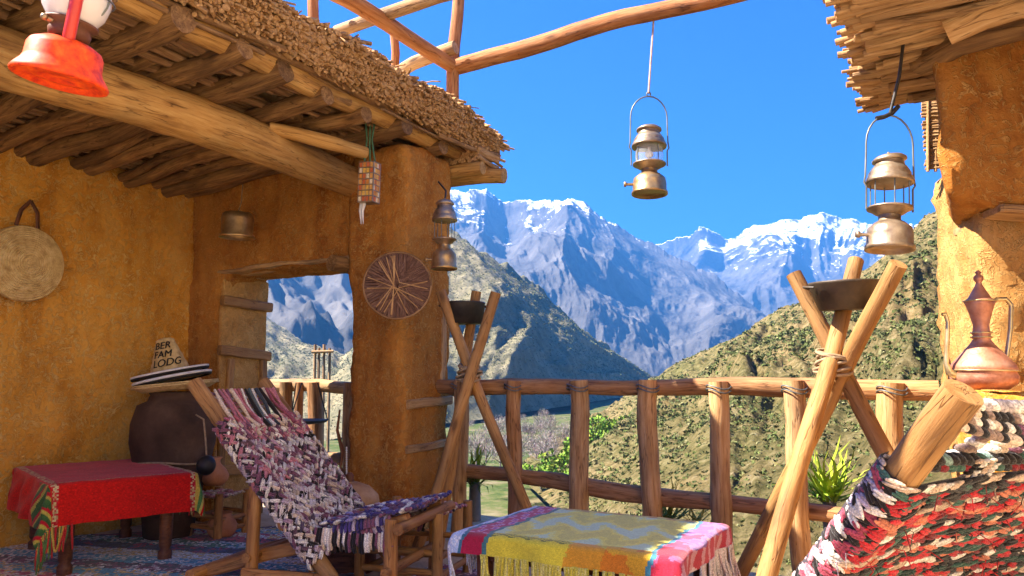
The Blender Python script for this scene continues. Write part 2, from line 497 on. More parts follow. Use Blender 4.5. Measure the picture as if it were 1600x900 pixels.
    def lathe(self, prof, origin, rot=None, seg=28, smooth=True, col=None, wob=0.0):
        o = Vector(origin)
        vs, fs = [], []
        for k, (r, z) in enumerate(prof):
            for j in range(seg):
                th = 2 * math.pi * j / seg
                q = r * (1 + wob * math.sin(2 * th + k * 0.3))
                vs.append(Vector((q * math.cos(th), q * math.sin(th), z)))
        tc = [v + Vector((o.x * 3, o.y * 3, 0)) for v in vs]
        for k in range(len(prof) - 1):
            for j in range(seg):
                a, b_ = k * seg + j, k * seg + (j + 1) % seg
                fs.append((a, b_, b_ + seg, a + seg))
        if prof[0][0] > 1e-4:
            pass
        if rot is not None:
            vs = [rot @ v for v in vs]
        self.add([v + o for v in vs], fs, tc, smooth, col)
    def ell(self, c, ax, ay, az, col=None, nu=8, nv=5, smooth=True):
        """ellipsoid with half-axes given as vectors"""
        vs, fs = [], []
        c = Vector(c)
        vs.append(c - ax)
        for i in range(1, nv):
            ph = math.pi * i / nv
            for j in range(nu):
                th = 2 * math.pi * j / nu
                vs.append(c - ax * math.cos(ph) + (ay * math.cos(th) + az * math.sin(th)) * math.sin(ph))
        vs.append(c + ax)
        for j in range(nu):
            fs.append((0, 1 + (j + 1) % nu, 1 + j))
        for i in range(nv - 2):
            for j in range(nu):
                a, b_ = 1 + i * nu + j, 1 + i * nu + (j + 1) % nu
                fs.append((a, b_, b_ + nu, a + nu))
        l = len(vs) - 1
        for j in range(nu):
            fs.append((l, 1 + (nv - 2) * nu + j, 1 + (nv - 2) * nu + (j + 1) % nu))
        self.add(vs, fs, None, smooth, col)
    def grid(self, nx, ny, fn, colfn=None, smooth=True, thick=0.0):
        """sheet of points fn(i, j) with an optional thickness and a colour per cell"""
        vs, tc = [], []
        for j in range(ny + 1):
            for i in range(nx + 1):
                p, t = fn(i / nx, j / ny)
                vs.append(p); tc.append(t)
        fs, cs = [], []
        for j in range(ny):
            for i in range(nx):
                a = j * (nx + 1) + i
                fs.append((a, a + 1, a + nx + 2, a + nx + 1))
                cs.append(colfn((i + .5) / nx, (j + .5) / ny) if colfn else self.col)
        self.add(vs, fs, tc, smooth, cols=cs)
    def build(self, name, mat, parent=None, base=None, col=True):
        me = bpy.data.meshes.new(name)
        off = Vector((0, 0, 0))
        if parent is not None:
            q = parent
            while q is not None:
                off = off + q.location
                q = q.parent
        elif base is not None:
            off = Vector(base)
        V = np.array(self.v, dtype=float) - np.array(off)
        me.from_pydata(V.tolist(), [], self.f)
        a = me.attributes.new('tc', 'FLOAT_VECTOR', 'POINT')
        a.data.foreach_set('vector', np.array(self.t, dtype=np.float32).ravel())
        cnt = np.array([len(f) for f in self.f])
        cc = np.repeat(np.array([c[:3] for c in self.c], dtype=np.float32), cnt, axis=0)
        cc = np.concatenate([cc, np.ones((len(cc), 1), np.float32)], 1)
        ca = me.attributes.new('Col', 'FLOAT_COLOR', 'CORNER')
        ca.data.foreach_set('color', cc.ravel())
        me.polygons.foreach_set('use_smooth', self.smooth)
        me.materials.append(M[mat] if isinstance(mat, str) else mat)
        me.update()
        o = bpy.data.objects.new(name, me)
        COL.objects.link(o)
        if parent is not None:
            o.parent = parent
        else:
            o.location = off
        return o
def empty(name, loc, label=None, cat=None, group=None):
    o = bpy.data.objects.new(name, None)
    o.location = loc
    o.empty_display_size = 0.1
    COL.objects.link(o)
    return tag(o, label, cat, group)
def tag(o, label=None, cat=None, group=None, kind=None):
    if label: o['label'] = label
    if cat: o['category'] = cat
    if group: o['group'] = group
    if kind: o['kind'] = kind
    return o
def raw_mesh(name, V, F, mat, smooth=True, cols=None, tc=None, parent=None, base=None):
    V = np.asarray(V, float)
    F = np.asarray(F)
    me = bpy.data.meshes.new(name)
    off = Vector((0, 0, 0))
    if parent is not None:
        q = parent
        while q is not None:
            off = off + q.location; q = q.parent
    elif base is not None:
        off = Vector(base)
    me.from_pydata((V - np.array(off)).tolist(), [], F.tolist())
    a = me.attributes.new('tc', 'FLOAT_VECTOR', 'POINT')
    a.data.foreach_set('vector', np.asarray(V if tc is None else tc, np.float32).ravel())
    if cols is not None:
        c = np.repeat(np.asarray(cols, np.float32), F.shape[1], axis=0)
        c = np.concatenate([c, np.ones((len(c), 1), np.float32)], 1)
        ca = me.attributes.new('Col', 'FLOAT_COLOR', 'CORNER')
        ca.data.foreach_set('color', c.ravel())
    me.polygons.foreach_set('use_smooth', [smooth] * len(F))
    me.materials.append(M[mat] if isinstance(mat, str) else mat)
    o = bpy.data.objects.new(name, me)
    COL.objects.link(o)
    if parent is not None:
        o.parent = parent
    else:
        o.location = off
    return o
def adobe(name, origin, ex, ey, size, cell, mat, parent=None, solid=None, smooth_it=4, amp=0.02, nsc=2.5, seed=1, amp2=0.006, shape=None):
    """hand-laid earth: solid cells, their skin relaxed and roughened. ex, ey: horizontal axes; size: (x, y, z)"""
    nx, ny, nz = [max(1, int(round(s / cell))) for s in size]
    cx, cy, cz = size[0] / nx, size[1] / ny, size[2] / nz
    I, J, K = np.meshgrid(np.arange(nx), np.arange(ny), np.arange(nz), indexing='ij')
    x, y, z = (I + .5) * cx, (J + .5) * cy, (K + .5) * cz
    occ = np.ones((nx, ny, nz), bool) if solid is None else solid(x, y, z)
    pad = np.zeros((nx + 2, ny + 2, nz + 2), bool)
    pad[1:-1, 1:-1, 1:-1] = occ
    quads = []
    dirs = [((1, 0, 0), [(1, 0, 0), (1, 1, 0), (1, 1, 1), (1, 0, 1)]), ((-1, 0, 0), [(0, 0, 0), (0, 0, 1), (0, 1, 1), (0, 1, 0)]),
            ((0, 1, 0), [(0, 1, 0), (0, 1, 1), (1, 1, 1), (1, 1, 0)]), ((0, -1, 0), [(0, 0, 0), (1, 0, 0), (1, 0, 1), (0, 0, 1)]),
            ((0, 0, 1), [(0, 0, 1), (1, 0, 1), (1, 1, 1), (0, 1, 1)]), ((0, 0, -1), [(0, 0, 0), (0, 1, 0), (1, 1, 0), (1, 0, 0)])]
    for d, cs in dirs:
        nb = pad[1 + d[0]:nx + 1 + d[0], 1 + d[1]:ny + 1 + d[1], 1 + d[2]:nz + 1 + d[2]]
        i, j, k = np.nonzero(occ & ~nb)
        q = np.stack([np.stack([i + c[0], j + c[1], k + c[2]], 1) for c in cs], 1)
        quads.append(q)
    Q = np.concatenate(quads, 0).reshape(-1, 3)
    key = (Q[:, 0] * (ny + 1) + Q[:, 1]) * (nz + 1) + Q[:, 2]
    uq, inv = np.unique(key, return_inverse=True)
    F = inv.reshape(-1, 4)
    V = np.stack([uq // ((ny + 1) * (nz + 1)), (uq // (nz + 1)) % (ny + 1), uq % (nz + 1)], 1) * np.array([cx, cy, cz])
    if shape is not None:
        V = shape(V)
    for _ in range(smooth_it):
        acc = np.zeros_like(V); cnt = np.zeros(len(V))
        for a in range(4):
            for b_ in (1, 3):
                np.add.at(acc, F[:, a], V[F[:, (a + b_) % 4]]); np.add.at(cnt, F[:, a], 1)
        V = 0.4 * V + 0.6 * acc / cnt[:, None]
    D = np.stack([fbm(V * nsc + 11 * k, 3, seed + 17 * k) for k in range(3)], 1) * amp * 2 + np.stack([fbm(V * nsc * 8 + 5 * k, 2, seed + 71 * k) for k in range(3)], 1) * amp2 * 2
    V = V + D
    Wp = np.array(origin)[None] + V[:, :1] * np.array(ex)[None] + V[:, 1:2] * np.array(ey)[None] + V[:, 2:] * np.array([[0, 0, 1.0]])
    return raw_mesh(name, Wp, F, mat, True, None, None, parent)
def rotz(a): return Matrix.Rotation(a, 3, 'Z')
def frame(xa, za=None):
    """rotation whose local X runs along xa and local Z near za"""
    X = Vector(xa).normalized()
    Z = Vector(za or (0, 0, 1))
    Y = Z.cross(X).normalized()
    Z = X.cross(Y)
    return Matrix((X, Y, Z)).transposed()
def tilt(dx, dy):
    return Matrix.Rotation(dx, 3, 'Y') @ Matrix.Rotation(dy, 3, 'X')

# ================================================================== LAND
def land_mat(name, stops, nscale, stops2=None, nscale2=0.02, bump=0.5, bdist=1.0, voro=None):
    m, n, b = new_mat(name)
    at = N(n, 'ShaderNodeAttribute', attribute_name='tc')
    no = N(n, 'ShaderNodeTexNoise')
    no.inputs['Scale'].default_value = nscale
    no.inputs['Detail'].default_value = 10
    no.inputs['Roughness'].default_value = 0.72
    n.links.new(at.outputs['Vector'], no.inputs[0])
    r = ramp(n, stops)
    n.links.new(no.outputs[0], r.inputs[0])
    last = r.outputs[0]
    if stops2:
        n2 = N(n, 'ShaderNodeTexNoise')
        n2.inputs['Scale'].default_value = nscale2
        n2.inputs['Detail'].default_value = 8
        n2.inputs['Roughness'].default_value = 0.65
        n.links.new(at.outputs['Vector'], n2.inputs[0])
        r2 = ramp(n, stops2)
        n.links.new(n2.outputs[0], r2.inputs[0])
        mx = N(n, 'ShaderNodeMix', data_type='RGBA', blend_type='MULTIPLY')
        mx.inputs[0].default_value = 1
        n.links.new(last, mx.inputs[6]); n.links.new(r2.outputs[0], mx.inputs[7])
        last = mx.outputs[2]
    n.links.new(last, b.inputs['Base Color'])
    b.inputs['Roughness'].default_value = 1.0
    b.inputs['Specular IOR Level'].default_value = 0.05
    bp = N(n, 'ShaderNodeBump')
    bp.inputs['Strength'].default_value = bump
    bp.inputs['Distance'].default_value = bdist
    n.links.new(no.outputs[0], bp.inputs['Height'])
    n.links.new(bp.outputs[0], b.inputs['Normal'])
    return m
M['hill_soil'] = land_mat('scrub_hillside', [(0.34, (0.05, 0.05, 0.02)), (0.45, (0.12, 0.105, 0.045)), (0.55, (0.20, 0.165, 0.08)), (0.68, (0.29, 0.25, 0.15))], 0.55,
                          [(0.36, (0.72, 0.78, 0.6)), (0.5, (1.05, 1.0, 0.9)), (0.64, (1.25, 1.06, 0.98))], 0.03, 1.0, 1.2)
M['far_soil'] = land_mat('distant_hillside', [(0.33, (0.15, 0.145, 0.085)), (0.48, (0.24, 0.215, 0.13)), (0.6, (0.30, 0.265, 0.17)), (0.75, (0.38, 0.34, 0.24))], 0.05,
                         [(0.35, (0.7, 0.75, 0.75)), (0.6, (1.1, 1.05, 1.0))], 0.006, 0.9, 8.0)
M['valley'] = land_mat('valley_floor', [(0.34, (0.03, 0.06, 0.015)), (0.48, (0.08, 0.10, 0.035)), (0.58, (0.15, 0.13, 0.075)), (0.72, (0.22, 0.19, 0.13))], 0.12,
                       [(0.35, (0.8, 0.9, 0.7)), (0.6, (1.1, 1.05, 1.0))], 0.01, 0.4, 1.0)
def rock_mat(name, snow_lo, snow_hi, nscale, cover):
    m, n, b = new_mat(name)
    at = N(n, 'ShaderNodeAttribute', attribute_name='tc')
    no = N(n, 'ShaderNodeTexNoise')
    no.inputs['Scale'].default_value = nscale
    no.inputs['Detail'].default_value = 12
    no.inputs['Roughness'].default_value = 0.7
    n.links.new(at.outputs['Vector'], no.inputs[0])
    r = ramp(n, [(0.32, (0.04, 0.04, 0.042)), (0.5, (0.10, 0.095, 0.095)), (0.7, (0.19, 0.175, 0.16))])
    n.links.new(no.outputs[0], r.inputs[0])
    ge = N(n, 'ShaderNodeNewGeometry')
    sp = N(n, 'ShaderNodeSeparateXYZ'); n.links.new(ge.outputs['Position'], sp.inputs[0])
    sn = N(n, 'ShaderNodeSeparateXYZ'); n.links.new(ge.outputs['Normal'], sn.inputs[0])
    mr = N(n, 'ShaderNodeMapRange')
    mr.inputs[1].default_value = snow_lo; mr.inputs[2].default_value = snow_hi
    mr.inputs[3].default_value = -0.42; mr.inputs[4].default_value = cover
    n.links.new(sp.outputs[2], mr.inputs[0])
    # snow lies by height, on gentler and sun-averted ground, broken by the rock noise
    n3 = N(n, 'ShaderNodeTexNoise')
    n3.inputs['Scale'].default_value = nscale * 3.0
    n3.inputs['Detail'].default_value = 10
    n3.inputs['Roughness'].default_value = 0.75
    mz = N(n, 'ShaderNodeMapping'); mz.inputs['Scale'].default_value = (1, 1, 0.38); mz.inputs['Rotation'].default_value = (0.12, 0.25, 0)
    n.links.new(at.outputs['Vector'], mz.inputs[0]); n.links.new(mz.outputs[0], n3.inputs[0])
    a1 = N(n, 'ShaderNodeMath', operation='MULTIPLY_ADD'); a1.inputs[1].default_value = 1.9
    n.links.new(n3.outputs[0], a1.inputs[0]); n.links.new(mr.outputs[0], a1.inputs[2])
    a2 = N(n, 'ShaderNodeMath', operation='MULTIPLY_ADD'); a2.inputs[1].default_value = 0.75
    n.links.new(sn.outputs[2], a2.inputs[0]); n.links.new(a1.outputs[0], a2.inputs[2])
    rs = ramp(n, [(0.0, (0, 0, 0)), (1.0, (1, 1, 1))])
    mr2 = N(n, 'ShaderNodeMapRange')
    mr2.inputs[1].default_value = 1.72; mr2.inputs[2].default_value = 1.82
    n.links.new(a2.outputs[0], mr2.inputs[0])
    mx = N(n, 'ShaderNodeMix', data_type='RGBA')
    n.links.new(mr2.outputs[0], mx.inputs[0])
    n.links.new(r.outputs[0], mx.inputs[6])
    mx.inputs[7].default_value = (0.76, 0.77, 0.8, 1)
    n.links.new(mx.outputs[2], b.inputs['Base Color'])
    b.inputs['Roughness'].default_value = 0.95
    b.inputs['Specular IOR Level'].default_value = 0.05
    bp = N(n, 'ShaderNodeBump')
    bp.inputs['Strength'].default_value = 1.0
    bp.inputs['Distance'].default_value = 35.0
    n.links.new(no.outputs[0], bp.inputs['Height'])
    n.links.new(bp.outputs[0], b.inputs['Normal'])
    return m
M['rock_near'] = rock_mat('snowy_rock_near', 450, 1300, 0.0030, 0.31)
M['rock_far'] = rock_mat('snowy_rock_far', 450, 1650, 0.0024, 0.37)

def interp(pts, x):
    xs = [p[0] for p in pts]
    return [np.interp(x, xs, [p[k] for p in pts]) for k in range(1, len(pts[0]))]
def slope(name, crest, foot, nc, nr, mat, amp, period, seed, power=1.15, spur=1.0, jag=0.0, kind='structure', back=0.35, amp_d=None):
    """a mountainside: crest and foot given by where they stand, spurs and gullies running down it"""
    u = np.linspace(0, 1, nc)
    cx = crest[0][0] + (crest[-1][0] - crest[0][0]) * u
    fx = foot[0][0] + (foot[-1][0] - foot[0][0]) * u
    cpy, cd = interp(crest, cx)
    fpy, fd = interp(foot, fx)
    Cp = np.array([P(a, b_, d) for a, b_, d in zip(cx, cpy, cd)])
    Fp = np.array([P(a, b_, d) for a, b_, d in zip(fx, fpy, fd)])
    v = np.linspace(0, 1, nr)
    V = Fp[None] * (1 - v)[:, None, None] + Cp[None] * v[:, None, None]
    V[:, :, 2] = Fp[None, :, 2] + (Cp - Fp)[None, :, 2] * (v ** power)[:, None]
    lat = np.cumsum(np.concatenate([[0], np.linalg.norm(np.diff(Cp[:, :2], axis=0), axis=1)])) / period
    L, VV = np.meshgrid(lat, v)
    run = np.linalg.norm((Cp - Fp), axis=1).mean() / period
    q = np.stack([L.ravel(), VV.ravel() * run * 0.45, np.zeros(L.size)], 1)
    warp = fbm(q * 0.7 + 3, 3, seed + 50)
    q2 = q + np.stack([warp * 0.6, warp * 0.3, 0 * warp], 1)
    r1 = ridged(q2, 8, seed, 0.5)
    r2 = fbm(q * 2.3, 4, seed + 9, 0.5)
    env = np.clip(np.minimum(1, (1 - VV.ravel()) * 6) * 0.85 + 0.15 * jag, 0, 1) * np.minimum(1, VV.ravel() * 4 + 0.1)
    view = V.reshape(-1, 3).copy(); view[:, 2] = 0
    view /= np.linalg.norm(view, axis=1)[:, None]
    dz = (r1 * 0.75 * spur + r2 * 0.35) * env * amp
    V = V.reshape(-1, 3)
    V[:, 2] += dz
    V[:, :2] -= view[:, :2] * ((r1 * spur + r2 * 0.4) * env * (amp_d or amp * 1.2))[:, None]
    if jag:
        top = (VV.ravel() > 0.93)
        V[:, 2] += top * (VV.ravel() - 0.93) / 0.07 * fbm(q * np.array([9, 0, 1.0]), 5, seed + 4, 0.6) * jag * amp
    V = V.reshape(nr, nc, 3)
    bk = V[-1].copy()
    rows = [V]
    for k in (1, 2, 3):
        w = bk.copy()
        h = w[:, 2] - Fp[:, 2]
        w[:, 2] -= h * back * k
        vw = w.copy(); vw[:, 2] = 0
        vw /= np.linalg.norm(vw, axis=1)[:, None]
        w[:, :2] += vw[:, :2] * (h * 0.7 * k)[:, None]
        rows.append(w[None])
    V = np.concatenate(rows, 0)
    R = V.shape[0]
    idx = np.arange(R * nc).reshape(R, nc)
    F = np.stack([idx[:-1, :-1], idx[:-1, 1:], idx[1:, 1:], idx[1:, :-1]], -1).reshape(-1, 4)
    o = raw_mesh(name, V.reshape(-1, 3), F, mat, True)
    tag(o, kind=kind)
    return o, V[:nr]

# far snowy mountains
slope('mountain', [(560, 330, 5200), (640, 300, 5200), (700, 293, 5200), (730, 298, 5200), (760, 297, 5250), (790, 318, 5300), (830, 313, 5300), (862, 316, 5350), (893, 307, 5400), (920, 322, 5400), (950, 345, 5400), (985, 364, 5400), (1020, 380, 5400), (1060, 397, 5300), (1100, 420, 5200), (1150, 456, 5000), (1195, 490, 4800), (1260, 540, 4500)],
      [(500, 640, 2600), (800, 620, 2600), (1000, 600, 2600), (1100, 606, 2800), (1300, 612, 3000)], 560, 280, 'rock_near', 250, 1250, 3, 1.25, 1.0, 0.22, amp_d=420)
slope('mountain', [(900, 420, 8200), (1000, 392, 8200), (1050, 376, 8200), (1078, 366, 8200), (1095, 354, 8200), (1112, 362, 8200), (1132, 373, 8300), (1150, 366, 8300), (1200, 346, 8400), (1240, 341, 8400), (1262, 334, 8400), (1285, 331, 8400), (1315, 340, 8400), (1345, 346, 8400), (1400, 351, 8400), (1440, 346, 8400), (1500, 352, 8300), (1560, 330, 8200), (1700, 300, 8000)],
      [(850, 600, 5400), (1200, 606, 5200), (1500, 600, 5000), (1750, 600, 5000)], 520, 240, 'rock_far', 350, 1700, 21, 1.15, 0.9, 0.2, amp_d=700)
# left valley side: seen beside the pillar and through the doorway
LH, LHV = slope('hill', [(150, 330, 1500), (300, 400, 1400), (415, 492, 1250), (470, 532, 1200), (540, 560, 1100), (600, 500, 1000), (650, 390, 920), (685, 346, 890), (720, 369, 880), (780, 408, 900), (850, 458, 960), (900, 502, 1010), (950, 542, 1080), (1000, 577, 1150), (1040, 600, 1250), (1080, 618, 1350)],
      [(0, 760, 300), (300, 720, 300), (500, 690, 320), (640, 668, 380), (760, 655, 450), (880, 637, 620), (960, 622, 900), (1100, 612, 1300)], 320, 170, 'far_soil', 22, 190, 5, 1.05, 0.9, 0.5, amp_d=36)
# the mountain filling the doorway
slope('mountain', [(150, 150, 2800), (380, 300, 3000), (460, 360, 3000), (520, 380, 2900), (600, 390, 2800), (680, 420, 2700), (760, 470, 2600)],
      [(150, 640, 1300), (760, 640, 1300)], 160, 100, 'rock_near', 150, 500, 33, 1.2, 1.0, 0.3, amp_d=220)
# right hillside close to the terrace
RH, RHV = slope('hill', [(985, 625, 520), (1010, 604, 470), (1050, 580, 440), (1100, 552, 420), (1160, 526, 400), (1200, 505, 390), (1250, 480, 370), (1300, 455, 360), (1350, 425, 345), (1400, 386, 330), (1440, 358, 322), (1490, 335, 315), (1560, 290, 305), (1640, 250, 300), (1900, 120, 280)],
      [(800, 735, 190), (860, 790, 95), (930, 850, 55), (1050, 900, 36), (1200, 930, 30), (1400, 940, 26), (1700, 950, 24), (2000, 950, 24)], 260, 220, 'hill_soil', 9, 40, 13, 1.0, 0.9, 0.3, amp_d=11)
# valley ground sheet and the bank under the terrace
def ground():
    n = 90
    r = np.concatenate([np.linspace(0, 600, 60), np.geomspace(660, 26000, 30)])
    th = np.linspace(-math.pi, math.pi, 97)[:-1]
    V = [(0, 0, -27.0)]
    for k, rr in enumerate(r[1:]):
        for t in th:
            x, y = rr * math.sin(t), rr * math.cos(t)
            V.append((x, y, -27 + 1.2 * math.sin(x * .021 + 1) * math.sin(y * .017)))
    F4 = []
    m = len(th)
    for k in range(len(r) - 2):
        for j in range(m):
            a, b_ = 1 + k * m + j, 1 + k * m + (j + 1) % m
            F4.append((a, b_, b_ + m, a + m))
    for j in range(0, m):
        F4.append((0, 1 + (j + 1) % m, 1 + j, 1 + j))
    mb = MB()
    mb.add(V, [f if f[2] != f[3] else f[:3] for f in F4], smooth=True)
    return tag(mb.build('ground', 'valley'), kind='structure')
ground()
def bank():
    mb = MB()
    def fn(a, b_):
        t = -14 + 34 * a
        s0 = 0.62 if t > 0.1 else (1.35 if t < -0.3 else 1.35 - (t + .3) / .4 * .73)
        s = s0 + 46 * b_ ** 1.6
        h = -0.12 - 30 * b_ ** 1.35 - 0.0
        q = B(s, t, h)
        w = sn(q.x * .5, q.y * .5, 8, 4) * min(1.2, b_ * 12 * 1.0)
        q.z += w
        return q, q
    mb.grid(120, 70, fn)
    return tag(mb.build('hillside', 'hill_soil'), kind='structure')
bank()

# scrub on the right hillside, and sparser on the left
def scatter_clumps(name, spots, sizes, palette, per=14, seed=1, kind='stuff', flat=0.8):
    rng = np.random.default_rng(seed)
    n = len(spots)
    idx = np.repeat(np.arange(n), per)
    d = rng.normal(size=(n * per, 3))
    d /= np.linalg.norm(d, axis=1)[:, None]
    d[:, 2] = np.abs(d[:, 2]) * flat
    c = spots[idx] + d * sizes[idx][:, None] * rng.uniform(0.3, 1.0, (n * per, 1)) * 0.6
    a = rng.normal(size=(n * per, 3)); a /= np.linalg.norm(a, axis=1)[:, None]
    b_ = rng.normal(size=(n * per, 3)); b_ -= a * (a * b_).sum(1)[:, None]; b_ /= np.linalg.norm(b_, axis=1)[:, None]
    s = sizes[idx][:, None] * rng.uniform(0.14, 0.34, (n * per, 1))
    V = np.stack([c - a * s, c - b_ * s * .8, c + a * s, c + b_ * s * .8], 1).reshape(-1, 3)
    F = np.arange(n * per * 4).reshape(-1, 4)
    pal = np.array(palette)
    pc = pal[rng.integers(0, len(pal), n)][idx] * rng.uniform(0.7, 1.3, (n * per, 1))
    o = raw_mesh(name, V, F, 'leaf', False, pc)
    return tag(o, kind=kind)
def on_slope(V, n, rng, lo=0.0, hi=0.98, u0=0, u1=1, pw=1.0):
    R, C, _ = V.shape
    i = rng.uniform(lo, hi, n) ** pw * (R - 2)
    j = rng.uniform(u0, u1, n) * (C - 2)
    i0, j0 = i.astype(int), j.astype(int)
    fi, fj = (i - i0)[:, None], (j - j0)[:, None]
    return (V[i0, j0] * (1 - fi) + V[i0 + 1, j0] * fi) * (1 - fj) + (V[i0, j0 + 1] * (1 - fi) + V[i0 + 1, j0 + 1] * fi) * fj
sp_ = np.concatenate([on_slope(RHV, 26000, RNG), on_slope(RHV, 12000, RNG, 0, .5, .05, .6, 1.2)])
dn = fbm(sp_ * 0.03, 3, 4) + RNG.uniform(-.5, .5, len(sp_))
sp_ = sp_[dn > -0.05]
dist = np.linalg.norm(sp_[:, :2], axis=1)
sz = RNG.uniform(0.25, 1.0, len(sp_)) ** 2.0 * np.clip(dist / 100, 0.25, 1.7) * 0.95
scatter_clumps('scrub', sp_, sz, [(0.10, 0.125, 0.035), (0.13, 0.15, 0.045), (0.16, 0.165, 0.06), (0.08, 0.10, 0.035), (0.19, 0.18, 0.08)], 11, 2)

lp_ = on_slope(LHV, 15000, RNG, 0.0, 0.97, .3, .95)
ld = np.linalg.norm(lp_[:, :2], axis=1)
scatter_clumps('scrub', lp_, RNG.uniform(.4, 1.0, len(lp_)) ** 1.5 * np.clip(ld / 260, 1.2, 3.6), [(0.15, 0.17, 0.07), (0.18, 0.19, 0.085), (0.13, 0.15, 0.06), (0.20, 0.19, 0.10)], 6, 5)
# air
hz = MB()
hz.box((1000, 6000, 1070), (17000, 13000, 2240))
m, n, b = new_mat('valley_haze')
n.nodes.remove(b)
pv = n.nodes.new('ShaderNodeVolumePrincipled')
pv.inputs['Color'].default_value = (0.09, 0.38, 1.0, 1)
pv.inputs['Density'].default_value = 1.15e-4
pv.inputs['Anisotropy'].default_value = 0.2
n.links.new(pv.outputs[0], n.nodes['Material Output'].inputs['Volume'])
M['haze'] = m
tag(hz.build('haze', 'haze'), kind='stuff')

# ================================================================== TERRACE FLOOR
def floor():
    mb = MB()
    def fn(a, b_):
        t, s = -2.35 + 7.4 * a, -6.5 + 7.05 * b_
        h = 0.008 * sn(t * 2, s * 2, 3)
        q = B(s, t, h); return q, q
    mb.grid(60, 60, fn)
    # edge and underside of the slab
    for (t0, t1, s0, s1) in [(-2.35, 5.05, -6.5, 0.55)]:
        for (p, q) in [((t0, s1), (t1, s1)), ((t1, s1), (t1, s0)), ((t1, s0), (t0, s0)), ((t0, s0), (t0, s1))]:
            a, b_ = B(p[1], p[0], 0.0), B(q[1], q[0], 0.0)
            mb.add([a, b_, b_ - Vector((0, 0, .5)), a - Vector((0, 0, .5))], [(0, 1, 2, 3)])
    tag(mb.build('terrace_floor', 'floor'), kind='structure')
    mb = MB()
    a, e = [B(0.555, -2.35, 0), B(0.555, 0.02, 0), B(1.25, 0.02, 0), B(1.25, -2.35, 0)], Vector((0, 0, -.4))
    mb.add(a + [p + e for p in a], [(0, 1, 2, 3), (4, 7, 6, 5), (0, 4, 5, 1), (1, 5, 6, 2), (2, 6, 7, 3), (3, 7, 4, 0)])
    tag(mb.build('balcony_floor', 'floor'), kind='structure')
    # earth kerb
floor()

# ================================================================== MUD HOUSE (left)
house = empty('mud_house', B(0, -1.0, 0), 'ochre mud house with a low brushwood roof, doorway and thick pillar on the left', 'house')
# long left wall (inner face at t=-2.08)
adobe('wall', B(-6.5, -2.53, -0.1), U, Wd, (6.62, 0.45, 2.68), 0.055, 'mud', house, amp=0.03, seed=3)
# end wall with the doorway
def end_solid(x, y, z):
    return ~((x > 0.36) & (x < 1.64) & (z < 1.93))
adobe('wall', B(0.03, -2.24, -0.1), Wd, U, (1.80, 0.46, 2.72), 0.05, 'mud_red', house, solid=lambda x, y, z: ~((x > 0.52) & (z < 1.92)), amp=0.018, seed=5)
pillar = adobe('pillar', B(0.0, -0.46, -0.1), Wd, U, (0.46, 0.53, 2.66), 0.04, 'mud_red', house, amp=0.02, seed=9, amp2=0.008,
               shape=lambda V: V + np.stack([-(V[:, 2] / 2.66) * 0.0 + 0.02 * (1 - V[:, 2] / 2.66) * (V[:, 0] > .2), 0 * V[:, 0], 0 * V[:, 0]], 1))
# timber lacing: doorway jamb and pillar side
def batten(p, q, w, th, nrm, mat='plank', parent=house, name='batten', wob=0.004):
    p, q = Vector(p), Vector(q)
    d = q - p
    mb = MB()
    mb.bevbox((p + q) / 2, (d.length, w, th), frame(d, nrm), 0.008, wob)
    return mb.build(name, mat, parent)
jt = -1.705
for h in (0.35, 0.80, 1.22, 1.60):
    batten(B(0.02, jt, h + .02), B(0.50, jt, h - .01), 0.075, 0.05, Wd, 'chair_pale', name='batten')
batten(B(.26, jt - .03, 0.0), B(.26, jt - .03, 1.80), .44, .03, Wd, 'mud_rough', name='door_panel')
for (s, h0, h1) in ((0.08, 0.0, 0.76), (0.46, 0.0, 0.76), (0.13, 0.84, 1.18), (0.44, 0.84, 1.18)):
    batten(B(s, jt - .004, h0), B(s, jt - .004, h1), 0.06, 0.04, Wd, 'chair_pale', name='batten')
for k in range(5):
    s = 0.065 + k * 0.1
    batten(B(s, -1.84, 1.835 - .012 * (k % 2)), B(s, -0.44, 1.845 + .01 * (k % 3)), 0.095, 0.03, (0, 0, 1), 'plank', name='lintel_board', wob=0.007)
mb = MB(); mb.tube([B(-.09, -.52, 1.79), B(.05, -.5, 1.79)], 0.055, 12, rough=.05); mb.build('door_pivot', 'joist', house)
for h, w in ((0.60, 0.05), (0.88, 0.06)):
    batten(B(0.05, 0.012, h), B(0.54, 0.012, h + .005), w, 0.03, Wd, 'plank')
batten(B(0.43, 0.010, 0.93), B(0.43, 0.010, 1.62), 0.055, 0.03, Wd, 'plank')

